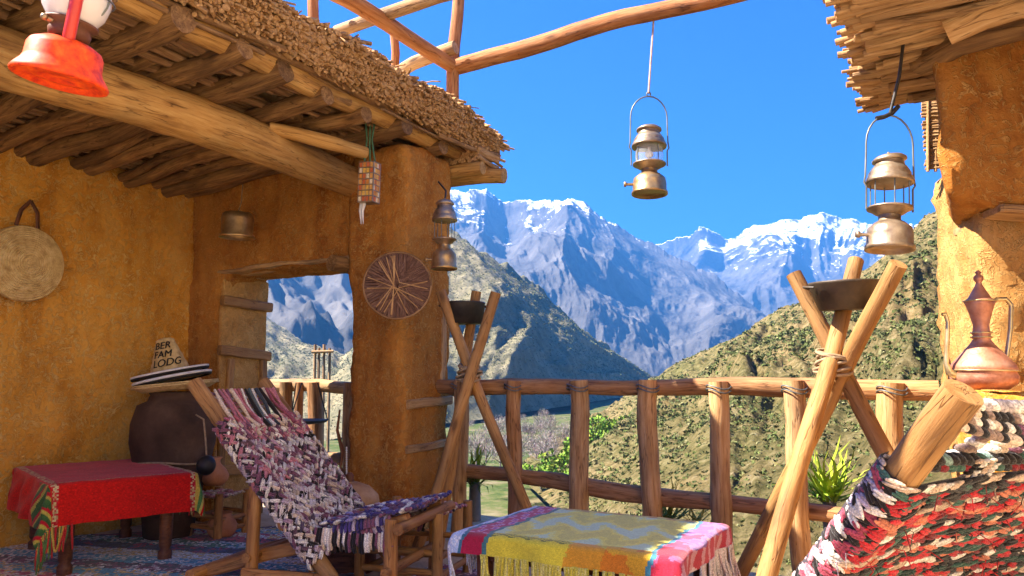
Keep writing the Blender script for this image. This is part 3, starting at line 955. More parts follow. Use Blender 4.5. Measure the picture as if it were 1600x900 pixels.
# roof: beams, joists, twigs, thatch
roof = empty('roof', Vector((0, 0, 2.4)))
roof.parent = house
roof.location = Vector((0, 0, 2.4))
mb = MB()
mb.tube([B(0.08, -0.47, 2.36), B(-1.0, -0.47, 2.40), B(-2.0, -0.46, 2.39), B(-4.6, -0.47, 2.40)], [0.10, 0.125, 0.13, 0.13], 18, rough=.05, wob=.015, sub=.09)
mb.build('beam', 'beam', roof)
mb = MB()
mb.tube([B(0.92, 0.02, 2.63), B(0.3, 0.0, 2.64), B(-0.5, 0.0, 2.655), B(-1.7, 0.0, 2.65), B(-4.6, 0.02, 2.66)], [0.05, 0.06, 0.065, 0.068, 0.07], 14, rough=.05, wob=.012, sub=.09)
mb.build('eave_pole', 'beam', roof)
js = [-4.4 + .41 * k for k in range(12)] + [0.42]
for k, s in enumerate([0.30, -0.15, -0.48, -0.80, -1.12, -1.40, -1.72, -2.05, -2.4, -2.75, -3.1, -3.5, -3.9, -4.3]):
    mb = MB()
    over = 0.09 + 0.07 * random.random()
    r = random.uniform(0.048, 0.068)
    sw = random.uniform(-.08, .08)
    mb.tube([B(s + sw, -2.2, 2.44), B(s + sw * .5, -1.2, 2.51 + random.uniform(-.01, .01)), B(s, -.47, 2.565), B(s - sw * .3, over - .02, 2.60 + random.uniform(-.02, .01))],
            [r * .85, r, r * 1.05, r * .95], 12, rough=.10, wob=.022, sub=.09)
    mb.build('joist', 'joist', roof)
for s in (0.0, -.32, -.64, -.96, -1.26, -1.56, -1.9):      # thinner rafters between wall and beam
    mb = MB()
    mb.tube([B(s + random.uniform(-.06, .06), -2.2, 2.46), B(s, -1.2, 2.54), B(s + random.uniform(-.1, .1), -.35, 2.60)], random.uniform(.03, .045), 9, rough=.12, wob=.02, sub=.1)
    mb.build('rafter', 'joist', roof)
mb = MB()    # loose short pole slung under the joists
mb.tube([P(420, 200, 4.15), P(500, 222, 4.3), P(572, 240, 4.45)], [0.035, 0.045, 0.04], 12, rough=.06, wob=.006, sub=.07)
mb.build('loose_pole', 'beam', roof)
# twig ceiling: sticks laid along the house over the joists
mb = MB()
for k in range(560):
    t = random.uniform(-2.25, 0.12)
    s0 = random.uniform(-4.7, 0.6)
    L = random.uniform(0.5, 1.5)
    h = 2.62 + (t + .47) * 0.052 + random.uniform(-.03, .05)
    a = random.uniform(-.13, .13)
    mb.tube([B(s0, t, h), B(min(.86, s0 + L / 2), t + a / 2, h + random.uniform(-.02, .02)), B(min(.9, s0 + L), t + a, h)], random.uniform(.010, .024), 6, rough=.15)
mb.build('twig_ceiling', 'twig', roof)
# closing mud layer over the twigs
adobe('mud_layer', B(-4.8, -2.5, 2.61), U, Wd, (5.53, 2.60, 0.16), 0.1, 'floor', roof, amp=.02, seed=4, smooth_it=2,
      shape=lambda V: np.stack([V[:, 0], V[:, 1], V[:, 2] + 0.03 + V[:, 1] * 0.045], 1))
# eave boards of stem bundles with ragged ends
mb = MB()
for k in range(7600):
    s = random.uniform(-2.9, 0.80)
    lay = random.random()
    droop = max(0, s - .35) * 0.16
    h = 2.735 + 0.16 * lay - droop + random.uniform(-.015, .015) + .02 * math.sin(s * 7) * lay
    t0 = 0.01 + 0.07 * lay
    L = random.uniform(0.11, 0.18) + .03 * math.sin(s * 9 + 2 * lay) * lay
    da = random.gauss(0, .07)
    dz = random.uniform(-.10, -.02)
    r = random.uniform(.004, .013)
    mid = B(s + da * .5, t0 + L * .55, h + dz * .3)
    mb.tube([B(s, t0 - .1, h), mid, B(s + da, t0 + L, h + dz)], [r, r, r * .9], 6, smooth=True)
for k in range(1500):     # bark strips and stub ends, lying every way along the edge
    s = random.uniform(-2.9, 0.80)
    lay = random.random()
    h = 2.73 + .16 * lay - max(0, s - .35) * 0.16
    t0 = .11 + .06 * lay
    r = random.uniform(.010, .024)
    mb.tube([B(s, t0 - .1, h + .02), B(s + random.gauss(0, .05), t0 + random.uniform(0.02, .09), h - random.uniform(.01, .05))], [r, r * .85], 7, oval=random.uniform(.4, 1))
for k in range(420):     # long tangled stalks over the edge
    s = random.uniform(-2.9, 0.78)
    h = 2.80 + random.uniform(-.05, .13) - max(0, s - .35) * 0.16
    t0 = random.uniform(.02, .15)
    L = random.uniform(.12, .34)
    a = random.gauss(0, .9)
    p = B(s, t0, h)
    q = B(min(.84, s + L * math.sin(a)), t0 + .05 + L * .25 * math.cos(a), h - random.uniform(.0, .06))
    mb.tube([p, p.lerp(q, .5) + Vector((0, 0, random.uniform(.0, .02))), q], random.uniform(.003, .006), 5)
for k in range(700):     # the far gable end
    t = random.uniform(-.7, .2)
    h = 2.56 + .24 * random.random()
    mb.tube([B(.58, t, h), B(.80 + random.uniform(-.06, .05), t + random.uniform(-.05, .05), h + random.uniform(-.05, .02))], random.uniform(.007, .018), 6)
mb.build('thatch', 'thatch', roof)
for (a, b_, r) in ((B(0.70, -.5, 2.52), B(0.76, .30, 2.47), .06), (B(0.55, -.5, 2.53), B(0.60, .22, 2.50), .05)):
    mb = MB(); mb.tube([a, b_], [r, r * .9], 12, rough=.07, wob=.01, sub=.08); mb.build('gable_log', 'beam', roof)

# ================================================================== POLE FRAME over the terrace
frm = empty('timber_canopy_frame', B(0.2, 0, 2.9), 'open frame of peeled orange poles standing on the roof and crossing the sky', 'pole frame')
def pole(name, pts, r, mat='pole', parent=frm, rough=.05, wob=.014):
    mb = MB(); mb.tube(pts, r, 12, rough=rough, wob=wob, sub=.1); return mb.build(name, mat, parent)
A = P(718, 103, 4.9)
c2 = P(1125, -2, 4.03)
dd = (c2 - A)
pole('pole', [A - dd * .04, A + dd * .5 + Vector((0, 0, .015)), c2, A + dd * 2.1], [.058, .054, .05, .05])
pole('pole', [P(704, 102, 4.82), P(620, 52, 4.42), P(538, -2, 4.03), P(300, -150, 3.2)], [.05, .05, .05, .055])
pole('pole', [P(526, 50, 4.45), P(600, 24, 4.28), P(688, -3, 4.02), P(800, -36, 3.75)], [.04, .042, .04, .04], 'plank')
pole('pole', [P(632, 108, 5.0), P(712, 74, 4.75)], [.045, .045], 'plank')
pole('post', [P(708, 168, 4.92), P(709, 100, 4.92), P(715, -40, 4.9)], [.045, .045, .04])
pole('post', [P(616, 112, 4.75), P(615, 60, 4.7), P(614, 40, 4.7)], [.028, .028, .026])
pole('post', [P(490, 40, 4.3), P(491, -30, 4.3)], [.035, .035])

# ================================================================== RAILINGS
rail = empty('railing', B(.45, 1.2, 0), 'rustic log railing along the open edge of the terrace', 'railing')
RS = 0.45
def tt(px):
    """distance along the railing line at which a post appears"""
    r = (px - 800) / 1166.0
    q = B(RS, 0, 0)
    return (r * q.y - q.x) / (Wd.x - r * Wd.y)
mb = MB()
t0, t1 = tt(672) , tt(1475)
mb.tube([B(RS - .06, -0.02 + t0 * 0, .985), B(RS, tt(800), .99), B(RS, tt(1000), .985), B(RS, tt(1200), .985), B(RS, 2.9, .98)], [.045, .05, .046, .05, .05], 12, rough=.09, wob=.008, sub=.09)
mb.build('top_rail', 'rail', rail)
mb = MB()
mb.tube([B(RS, 0.05, .44), B(RS, tt(800), .43), B(RS, tt(950), .40), B(RS, tt(1130), .375), B(RS, tt(1300), .36), B(RS, 2.9, .35)], [.05, .045, .05, .045, .045, .045], 12, rough=.13, wob=.012, sub=.08)
mb.build('bottom_rail', 'rail', rail)
for k, (px, r, mat) in enumerate([(726, .048, 'post'), (808, .045, 'rail'), (908, .055, 'post'), (1017, .054, 'post'), (1126, .056, 'post'), (1243, .054, 'post'), (1393, .058, 'post'), (1500, .05, 'post')]):
    mb = MB()
    t = tt(px)
    mb.tube([B(RS - .05, t + random.uniform(-.015, .015), -.02), B(RS - .05, t, .5), B(RS - .05, t + random.uniform(-.008, .008), 1.015 + random.uniform(0, .015))], [r * 1.08, r, r * .97], 12, rough=.12, wob=.012, sub=.06)
    p = mb.build('post', mat, rail)
    mb = MB()       # wire lashing round post and rail
    for j in range(2):
        z = .972 + .020 * j
        mb.tube([B(RS - .055 + (r + .012) * math.sin(a), t + (r + .01) * math.cos(a), z + .012 * math.sin(2 * a)) for a in [2 * math.pi * q / 14 for q in range(15)]], .004, 5)
    mb.build('wire_tie', 'wire', p)

brl = empty('balcony_railing', B(1.05, -1.2, 0), 'small log railing of the balcony seen through the doorway', 'railing')
bs = 1.05
mb = MB(); mb.tube([B(bs, -2.4, .965), B(bs, -1.4, .955), B(bs, -.1, .965)], .055, 12, rough=.10, wob=.014, sub=.09); mb.build('top_rail', 'plank', brl)
mb = MB(); mb.tube([B(bs, -2.4, .33), B(bs, -1.3, .36), B(bs, -.1, .32)], .05, 12, rough=.14, wob=.018, sub=.09); mb.build('bottom_rail', 'plank', brl)
def tb(px, s):
    r = (px - 800) / 1166.0
    q = B(s, 0, 0)
    return (r * q.y - q.x) / (Wd.x - r * Wd.y)
for px, r, mat in ((408, .04, 'post'), (449, .06, 'joist'), (470, .04, 'rail'), (493, .065, 'rail'), (548, .05, 'rail')):
    mb = MB(); t = tb(px, bs - .05)
    mb.tube([B(bs - .06, t, -.02), B(bs - .06, t + .01, .5), B(bs - .06, t, 1.0)], [r * 1.05, r, r * .95], 12, rough=.12, wob=.012, sub=.08); mb.build('post', mat, brl)

# dark iron dish slung between the balcony posts
c = P(474, 660, 5.75)
ds = empty('hanging_dish', c, 'dark iron dish slung on thin cords before the balcony railing', 'iron dish')
mb = MB(); mb.lathe([(0.0, -.015), (.06, -.015), (.17, .0), (.19, .02), (.18, .02), (.06, -.005), (0, -.005)], c, seg=24); mb.build('dish', 'iron', ds)
mb = MB()
for a in (0.4, 2.4, 4.4):
    e = c + Vector((.18 * math.cos(a), .18 * math.sin(a), .02))
    mb.tube([e, c + Vector((.10 * math.cos(a), .03, .30))], .005, 5)
mb.build('cord', 'iron', ds)
mb = MB(); mb.lathe([(0.0, -.60), (.09, -.60), (.085, -.585), (.018, -.57), (.016, -.02)], c, seg=14); mb.build('stem', 'iron', ds)

# leather strap with beads hanging at the doorway edge
c = P(537, 640, 4.72)
st = empty('leather_strap', P(540, 745, 4.72), 'curved brown leather strap and beaded cord hanging at the doorway edge', 'strap')
mb = MB(); mb.tube([P(531, 640, 4.7), P(527, 672, 4.7), P(535, 705, 4.7), P(532, 730, 4.7), P(541, 748, 4.7)], [.012, .018, .026, .016, .03], 8, oval=.5); mb.build('strap', 'dark_leather', st)
mb = MB()
for k in range(12):
    q = P(541.5, 700 + k * 3.6, 4.68)
    mb.ell(q, Vector((0, 0, .008)), Vector((.006, 0, 0)), Vector((0, .006, 0)), nu=6, nv=4)
mb.build('beads', 'white_cloth', st)

# ================================================================== PORCH (right)
porch = empty('mud_porch', Vector((2.0, 3.0, 0)), 'ochre mud porch corner with rough column and stick eave at the right edge', 'porch')
def poly_block(name, foot, z0, z1, cell, mat, parent, amp, seed, amp2=0.012, top=None, it=3):
    """adobe block over a four-cornered footprint: far-left, near-left, near-right, far-right"""
    a, b_, c_, d_ = [np.array(p, float) for p in foot]
    sx = np.linalg.norm(c_ - b_); sy = np.linalg.norm(a - b_)
    def shape(V):
        x, y = V[:, :1] / sx, V[:, 1:2] / sy
        q = (b_ * (1 - x) + c_ * x) * (1 - y) + (a * (1 - x) + d_ * x) * y
        return np.concatenate([q, V[:, 2:]], 1)
    return adobe(name, Vector((0, 0, z0)), Vector((1, 0, 0)), Vector((0, 1, 0)), (sx, sy, z1 - z0), cell, mat, parent, amp=amp, seed=seed, amp2=amp2, shape=shape, smooth_it=it)
poly_block('column', [(2.06, 3.56), (1.80, 2.82), (2.6, 2.66), (2.9, 3.4)], -.1, 2.0, .035, 'mud_rough', porch, .016, 12, .012)
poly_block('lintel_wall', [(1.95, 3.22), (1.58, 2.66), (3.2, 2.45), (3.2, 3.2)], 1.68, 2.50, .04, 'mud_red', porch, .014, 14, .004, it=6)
poly_block('ledge', [(1.72, 2.90), (1.54, 2.52), (2.5, 2.3), (2.6, 2.7)], -.05, 1.0, .04, 'mud', porch, .015, 15)
for k, (dz, dy, w) in enumerate(((1.655, .03, .12), (1.625, .06, .10), (1.65, -.02, .13))):
    batten(Vector((1.80 + .04 * k, 2.72 + k * .17, dz)), Vector((3.2, 2.52 + k * .17, dz - .05)), .15, .03, (0, 0, 1), 'plank', porch, 'lintel_board', .008)
adobe('bounce_wall', B(-7.4, 3.75, -.1), U, Wd, (7.0, .35, 4.7), .12, 'lime', porch, amp=.02, seed=31)  # added unseen wall right of the camera, bounces warm sun into the interior
# eave sticks: boards and poles reaching to the left over the terrace, laid at right angles to the house
eave = empty('eave', Vector((0, 0, 2.3))); eave.parent = porch
def E(s, t, h):       # eave frame: s along U from the near edge point, t to the right
    return Vector((1.21, 2.50, 0)) + U * s + Wd * t + Vector((0, 0, h))
mb = MB()
for k in range(46):
    s = -.5 + 1.5 * k / 45 + random.uniform(-.02, .02)
    w = random.uniform(.025, .06)
    t0 = random.uniform(-.05, .08) + (0.10 if s > .75 else 0)
    h = 2.315 + random.uniform(-.025, .02)
    p, q = E(s, t0, h), E(s + random.uniform(-.06, .06), t0 + random.uniform(1.0, 2.0), h + random.uniform(-.02, .06))
    mb.bevbox((p + q) / 2, ((q - p).length, w, random.uniform(.02, .04)), frame(q - p), .006, .005)
mb.build('stick', 'plank', eave)
mb = MB()
for k in range(1500):
    s = random.uniform(-.55, 1.05); lay = random.random()
    h = 2.33 + .20 * lay
    t0 = -.05 + .10 * random.random() + .07 * lay
    p = E(s, t0 + random.uniform(-.06, .04), h + random.uniform(-.03, .02))
    q = E(s + random.uniform(-.1, .1), t0 + random.uniform(.3, .6), h + random.uniform(-.01, .04))
    mb.tube([p, q], random.uniform(.006, .016), 5)
mb.build('thatch', 'thatch', eave)
mb = MB()
q = [E(-.55, .06, 2.50), E(1.03, .06, 2.50), E(1.03, 2.2, 2.58), E(-.55, 2.2, 2.58)]
mb.add(q + [x - Vector((0, 0, .13)) for x in q], [(0, 1, 2, 3), (4, 7, 6, 5), (0, 4, 5, 1), (1, 5, 6, 2), (2, 6, 7, 3), (3, 7, 4, 0)])
mb.build('mud_layer', 'floor', eave)
pole('beam', [P(1478, 48, 2.5), P(1530, 30, 2.44), P(1640, -6, 2.3)], [.055, .058, .06], 'plank', eave)
pole('beam', [P(1350, 130, 3.2), P(1420, 120, 3.1), P(1482, 104, 2.95)], [.05, .05, .05], 'plank', eave)
pole('beam', [P(1440, 96, 2.85), P(1500, 62, 2.6), P(1600, 40, 2.5)], [.05, .05, .05], 'joist', eave)
# strip of reeds beyond the eave
mb = MB()
for k in range(60):
    z = P(1460, 140 + k * 2.1, 3.5).z
    x0 = P(1443 + random.uniform(-3, 4), 200, 3.5).x
    mb.tube([Vector((x0, 3.5, z)), Vector((x0 + .16, 3.46, z + random.uniform(-.01, .01)))], .0065, 5)
for px in (1450, 1462, 1473):
    mb.tube([P(px, 138, 3.49), P(px, 268, 3.49)], .008, 5)
mb.build('reed_panel', 'thatch', porch)

# ================================================================== LANTERNS
def pressure_lantern(base, r, H, lean, label, glass=True, metal='tin', hood_metal='tin', handle=True, gap=None, ring=None, hood_tilt=0.0):
    """kerosene pressure lamp: fuel tank, collar, gallery, globe or wire cage, two-step hood, bail handle"""
    base = Vector(base)
    root = empty('hanging_lantern', base, label, 'lantern')
    R = lean
    def at(x, y, z): return base + R @ Vector((x, y, z))
    th = H * .20
    mb = MB()
    mb.lathe([(0, .012), (r * .86, .012), (r * .9, 0), (r, 0), (r * 1.0, .014), (r * .93, .02), (r * .93, th * .55), (r * .88, th * .78), (r * .62, th * .98), (r * .45, th * 1.06), (r * .45, th * 1.3)], base, R, 32)
    tank = mb.build('fuel_tank', metal, root)
    mb = MB()
    for (a, z, l) in ((3.1, .5, .45),):
        d = R @ Vector((math.cos(a), math.sin(a), 0))
        q = at(r * .9 * math.cos(a), r * .9 * math.sin(a), th * z)
        mb.tube([q, q + d * r * l], r * .08, 8)
        mb.lathe([(0, -.006), (r * .15, -.006), (r * .15, .006), (0, .006)], q + d * r * l, R @ Matrix.Rotation(math.pi / 2, 3, 'Y'), 10)
    mb.build('valve', metal, tank)
    mb = MB()
    z = th * 1.25
    mb.lathe([(r * .45, z), (r * .62, z + H * .015), (r * .82, z + H * .042), (r * .92, z + H * .046), (r * .92, z + H * .058), (r * .5, z + H * .056), (0, z + H * .056)], base, R, 32)
    gal = mb.build('gallery', hood_metal, root)
    zg0, zg1 = z + H * .058, z + H * (.058 + (gap or .17))
    if glass:
        mb = MB()
        mb.lathe([(r * .74, zg0), (r * .78, (zg0 + zg1) / 2), (r * .74, zg1)], base, R, 28); mb.build('glass_globe', 'glass', root)
    for k in range(6 if not glass else 4):
        mb = MB()
        a = 2 * math.pi * (k + .3) / (6 if not glass else 4)
        q = r * (.80 if glass else .78)
        mb.tube([at(q * math.cos(a), q * math.sin(a), zg0 - .002), at(q * math.cos(a), q * math.sin(a), zg1 + .004)], r * .028, 6)
        mb.build('cage_wire', 'wire', root)
    if glass:
        mb = MB(); mb.tube([at(0, 0, zg0), at(0, 0, zg1)], r * .07, 8); mb.ell(at(0, 0, zg0 + (zg1 - zg0) * .55), R @ Vector((0, 0, (zg1 - zg0) * .22)), R @ Vector((r * .22, 0, 0)), R @ Vector((0, r * .22, 0))); mb.build('mantle', 'white_cloth', root)
    R2 = R @ Matrix.Rotation(hood_tilt, 3, 'Y')
    mb = MB()
    hh = H * .205
    mb.lathe([(0, zg1 + .004), (r * .8, zg1 + .004), (r * .96, zg1), (r * .98, zg1 + hh * .08), (r * .9, zg1 + hh * .24), (r * .84, zg1 + hh * .30), (r * .86, zg1 + hh * .36), (r * .70, zg1 + hh * .58), (r * .62, zg1 + hh * .62), (r * .58, zg1 + hh * .80)], base, R, 32)
    hood = mb.build('hood', hood_metal, root)
    mb = MB()
    zc = zg1 + hh * .80
    c = base + R @ Vector((0, 0, zc))
    mb.lathe([(0, 0.0), (r * .60, 0.0), (r * .70, hh * .03), (r * .70, hh * .10), (r * .55, hh * .20), (r * .25, hh * .27), (r * .06, hh * .29), (r * .05, hh * .36), (0, hh * .37)], c, R2, 28)
    mb.build('cap', hood_metal, hood)
    topz = zc + hh * .37
    if handle:
        mb = MB()
        w = r * 1.03
        zt = H
        pts = [at(-w * .98, 0, zg0 - H * .02), at(-w * .98, 0, zg1 - H * .03), at(-w * 1.08, 0, zg1), at(-w * 1.03, 0, zg1 + H * .05), at(-w, 0, zt - H * .27)]
        for k in range(0, 13):
            a = math.pi * k / 12
            pts.append(at(-w * math.cos(a) * 1.0, 0, zt - H * .22 + H * .22 * math.sin(a)))
        pts += [at(w, 0, zt - H * .27), at(w * 1.03, 0, zg1 + H * .05), at(w * 1.08, 0, zg1), at(w * .98, 0, zg1 - H * .03), at(w * .98, 0, zg0 - H * .02)]
        mb.tube(pts, r * .042, 7)
        mb.build('bail_handle', 'wire', root)
    return root, at

# middle lantern on its strap from the long pole
zb = 4.22
b0 = P(1015, 304, zb)
scale = zb / 1166
L1, at1 = pressure_lantern(b0, 29 * scale, 167 * scale / 1.0, tilt(0.02, -0.04), 'brass and glass pressure lantern hanging on a strap from the long pole', True, 'brass', 'tin', gap=.165)
mb = MB()
top = P(1020, 18, 4.25)
e = at1(0, 0, 167 * scale)
mb.tube([top + Vector((0.01, 0, .02)), e + Vector((0.0, 0, .02))], .012, 8, oval=.5)
mb.tube([top + Vector((.055 * math.cos(a), .058 * math.sin(a) * .6, .0 + .058 * math.sin(a))) for a in [2 * math.pi * q / 12 for q in range(13)]], .012, 6)
mb.build('strap', 'strap', L1)
mb = MB(); mb.tube([e + Vector((.012 * math.cos(a), 0, .012 + .014 * math.sin(a))) for a in [2 * math.pi * q / 10 for q in range(11)]], .004, 6); mb.build('hook', 'wire', L1)
# right lantern with bare wire cage
zb = 2.62
scale = zb / 1166
b0 = P(1390, 391, zb)
L2, at2 = pressure_lantern(b0, 37 * scale, 226 * scale, tilt(0.075, -0.03), 'tin pressure lantern with empty wire cage hanging from the stick eave', False, 'tin', 'tin', gap=.175, hood_tilt=-.12)
e = at2(0, 0, 226 * scale)
mb = MB()
mb.tube([e + Vector((-.05, 0, -.012)), e + Vector((-.02, 0, -.006)), e + Vector((.01, 0, .008)), e + Vector((.035, 0, .035))], .009, 6)
mb.tube([e, P(1405, 120, 2.62), P(1412, 62, 2.66), P(1424, 30, 2.7)], .006, 6)
mb.build('hook', 'iron', L2)
# lamp on the pillar side: tank below, hood above, slim open cage between
zb = 4.36
scale = zb / 1166
b0 = P(694, 421, zb)
L3, at3 = pressure_lantern(b0, 21 * scale, 160 * scale, tilt(0.0, 0.0), 'old tin lamp without glass hanging against the side of the mud pillar', False, 'brass', 'tin', handle=False, gap=.18)
mb = MB(); mb.tube([at3(0, .02, 118 * scale), at3(0, .06, 132 * scale), at3(-.05, .10, 150 * scale)], .006, 6); mb.build('hook', 'iron', L3)

# red hurricane lantern close to the camera
zr = 1.42
b0 = P(93, 128, zr)
k = zr / 1166
Rr = tilt(0.16, 0.05)
pole('pole', [Vector((-2.6, 1.75, 2.52)), Vector((-.9, 1.46, 2.42)), Vector((1.6, 1.0, 2.48))], [.045, .045, .045])
hl = empty('hurricane_lantern', b0, 'red enamel hurricane lantern hanging close by at the upper left', 'lantern')
def ar(x, y, z): return b0 + Rr @ Vector((x * k, y * k, z * k))
mb = MB(); mb.lathe([(r * k, z * k) for r, z in ((0, 10), (30, 9), (34, 5), (44, 5), (48, 9), (60, 6), (67, 0), (71, 0), (72, 4), (69, 10), (60, 22), (57, 30), (56, 50), (52, 58), (38, 66), (24, 70), (24, 84), (0, 84))], b0, Rr, 48)
tank = mb.build('fuel_tank', 'red_paint', hl)
mb = MB(); mb.lathe([(r * k, z * k) for r, z in ((24, 70), (30, 74), (32, 84), (28, 92), (40, 96), (40, 100), (0, 100))], b0, Rr, 32); mb.build('burner', 'dark_leather', hl)
mb = MB(); mb.lathe([(r * k, z * k) for r, z in ((34, 100), (46, 118), (52, 142), (48, 170), (36, 200))], b0, Rr, 32); mb.build('glass_globe', 'milk_glass', hl)
for sx, sy in ((26, -38), (-26, 38)):
    mb = MB(); mb.tube([ar(sx * .75, sy * .75, 60), ar(sx * .9, sy * .9, 72), ar(sx * 1.08, sy * 1.08, 110), ar(sx * 1.15, sy * 1.15, 200), ar(sx * .7, sy * .7, 250), ar(0, 0, 262)], 9.5 * k, 14, sub=.02); mb.build('side_tube', 'red_dark', hl)
mb = MB(); mb.lathe([(r * k, z * k) for r, z in ((36, 200), (44, 204), (40, 224), (28, 244), (28, 268), (34, 272), (0, 284))], b0, Rr, 32); mb.build('hood', 'red_paint', hl)
mb = MB()
for a in (0, math.pi / 2):
    mb.tube([ar(55 * math.cos(a + t_ * 0) * math.cos(t_), 55 * math.sin(a) * math.cos(t_) - 0, 146 + 46 * math.sin(t_)) for t_ in [2 * math.pi * q / 24 for q in range(25)]], 1.6 * k, 6)
mb.tube([ar(56 * math.cos(t_), 56 * math.sin(t_), 146) for t_ in [2 * math.pi * q / 24 for q in range(25)]], 1.6 * k, 6)
mb.tube([ar(58 * math.cos(t_), 0, 210 + 170 * math.sin(t_)) for t_ in [math.pi * q / 24 for q in range(25)]], 1.8 * k, 6)
mb.build('wire_guard', 'wire', hl)
mb = MB(); mb.tube([ar(0, 0, 375), Vector((-.86, 1.45, 2.47))], .003, 6); mb.build('hanging_wire', 'wire', hl)
mb = MB(); mb.tube([ar(-14, -26, 92), ar(-20, -34, 92)], 4 * k, 8); mb.ell(ar(-21, -36, 92), Vector((6 * k, 0, 0)), Vector((0, 6 * k, 0)), Vector((0, 0, 6 * k))); mb.build('wick_knob', 'tin', hl)

# paned box lantern on the pillar front
c = P(577, 286, 4.42)
bl = empty('box_lantern', c, 'small box lantern with plaid coloured panes hung on green cord before pillar', 'lantern')
Rb = frame((.95, -.32, 0)) @ tilt(0.03, .02)
w, d, h = .098, .08, .245
mb = MB()
cols = [(.62, .25, .05), (.70, .42, .09), (.74, .62, .45), (.55, .14, .05), (.66, .34, .10)]
for sx, sy in ((0, -1), (1, 0), (-1, 0), (0, 1)):
    for i in range(4):
        for j in range(7):
            wx = (w if sx == 0 else d) / 4
            zz = -h / 2 + (j + .5) * h / 7
            a = (-1.5 + i) * wx
            cc = Vector((a if sx == 0 else sx * w / 2, sy * d / 2 if sx == 0 else a, zz))
            mb.box(c + Rb @ cc, (wx * .82 if sx == 0 else .004, .004 if sx == 0 else wx * .82, h / 7 * .8), Rb, col=random.choice(cols))
mb.build('pane', 'textile', bl)
mb = MB()
for i in range(5):
    for sy in (-1, 1):
        x = -w / 2 + i * w / 4
        mb.box(c + Rb @ Vector((x, sy * d / 2, 0)), (.005, .008, h), Rb)
for j in range(8):
    z = -h / 2 + j * h / 7
    mb.box(c + Rb @ Vector((0, -d / 2, z)), (w + .006, .010, .004), Rb); mb.box(c + Rb @ Vector((0, d / 2, z)), (w + .006, .010, .004), Rb)
    mb.box(c + Rb @ Vector((w / 2, 0, z)), (.010, d, .004), Rb); mb.box(c + Rb @ Vector((-w / 2, 0, z)), (.010, d, .004), Rb)
mb.box(c + Rb @ Vector((0, 0, h / 2)), (w * .98, d * .98, .008), Rb); mb.box(c + Rb @ Vector((0, 0, -h / 2)), (w * .98, d * .98, .008), Rb)
mb.build('frame', 'tin', bl)
mb = MB()
for x in (-.04, .0, .035):
    mb.tube([c + Rb @ Vector((x, 0, h / 2)), c + Vector((x * .4 - .01, .03, h / 2 + .16)), c + Vector((x * .8 - .01, .05, h / 2 + .30))], .006, 6)
mb.build('cord', 'green_cord', bl)
mb = MB()
for x in (-.03, -.045):
    mb.tube([c + Rb @ Vector((x, 0, -h / 2)), c + Rb @ Vector((x - .01, 0, -h / 2 - .05)), c + Rb @ Vector((x, .0, -h / 2 - .13))], [.014, .009, .002], 6)
mb.build('tassel', 'white_cloth', bl)

# dull tin pot hanging on the dark end wall
c = P(370, 372, 4.95)
k = 4.95 / 1166
tp = empty('tin_pot', c, 'dull tin pot hanging mouth down before the dark wall above the doorway', 'pot')
mb = MB(); mb.lathe([(r * k, z * k) for r, z in ((25, 4), (27, 0), (28, 0), (27, 4), (24, 8), (25, 30), (23.5, 38), (20, 40.5), (0, 41))], c, tilt(0.02, .03), 32); mb.build('body', 'brass', tp)
mb = MB(); mb.tube([c + Vector((0, 0, 41 * k)), c + Vector((0.0, .05, 60 * k)), c + Vector((-.02, .12, 95 * k))], .004, 6); mb.build('cord', 'cord', tp)

# ================================================================== WALL PIECES
# round straw basket with leather handle on the left wall
def wall_t(px, t):
    r = (px - 800) / 1166.0
    q = O + Wd * t
    return (r * q.y - q.x) / (U.x - r * U.y)
s_ = wall_t(22, -2.04)
h_ = P(30, 412, B(s_, -2.04, 0).y).z
cb = B(s_, -2.035, h_)
bk = empty('straw_basket', cb, 'round coiled straw basket with leather strap hanging on the mud wall', 'basket')
Rw = frame(U, Wd)      # local X along the wall, Z out of it
rad = .238
mb = MB()
prof = []
nc = 17
for i in range(nc * 6 + 1):
    q = i / 6 / nc
    prof.append((rad * q + .0001, .055 * (1 - q ** 3) + .0095 * abs(math.sin(i / 6 * math.pi)) + .02))
prof += [(rad * 1.01, .012), (rad * .98, -.01), (0.0, -.012)]
mb.lathe(prof, cb, Rw, 56); mb.build('coil_body', 'straw', bk)
for sx in (-.07, .06):
    mb = MB()
    mb.tube([cb + Rw @ Vector((sx, .04, .02)) + Vector((0, 0, rad * .80)), cb + Rw @ Vector((sx * .75, 0, .03)) + Vector((0, 0, rad + .09)), cb + Rw @ Vector((0.0, 0, .03)) + Vector((0, 0, rad + .16))], [.016, .017, .014], 10, oval=.5, sub=.02)
    mb.build('strap', 'dark_leather', bk)

# reed disc on the pillar corner
cd_ = P(621, 446, 4.38)
dk = empty('reed_disc', cd_, 'round tray of dark reeds fanned like spokes hanging on the pillar', 'tray')
nrm = Vector((.10, -1, .02)).normalized()
Rd = frame(Vector((1, .10, 0)), nrm)
rad = 53 * 4.38 / 1166
mb = MB()
for k in range(190):
    a = 2 * math.pi * k / 190 + random.uniform(-.02, .02)
    a2 = math.radians(30 * round(math.degrees(a) / 30)) + random.uniform(-.05, .05)
    p0 = Vector((math.cos(a) * rad, math.sin(a) * rad, 0)) * random.uniform(.97, 1.0)
    inner = p0 - Vector((math.cos(a2), math.sin(a2), 0)) * rad * random.uniform(.5, .98)
    mb.tube([cd_ + Rd @ (p0 + Vector((0, 0, random.uniform(0, .006)))), cd_ + Rd @ (inner + Vector((0, 0, .01 + random.uniform(0, .008))))], random.uniform(.0035, .006), 6)
mb.build('reeds', 'reed', dk)
mb = MB()
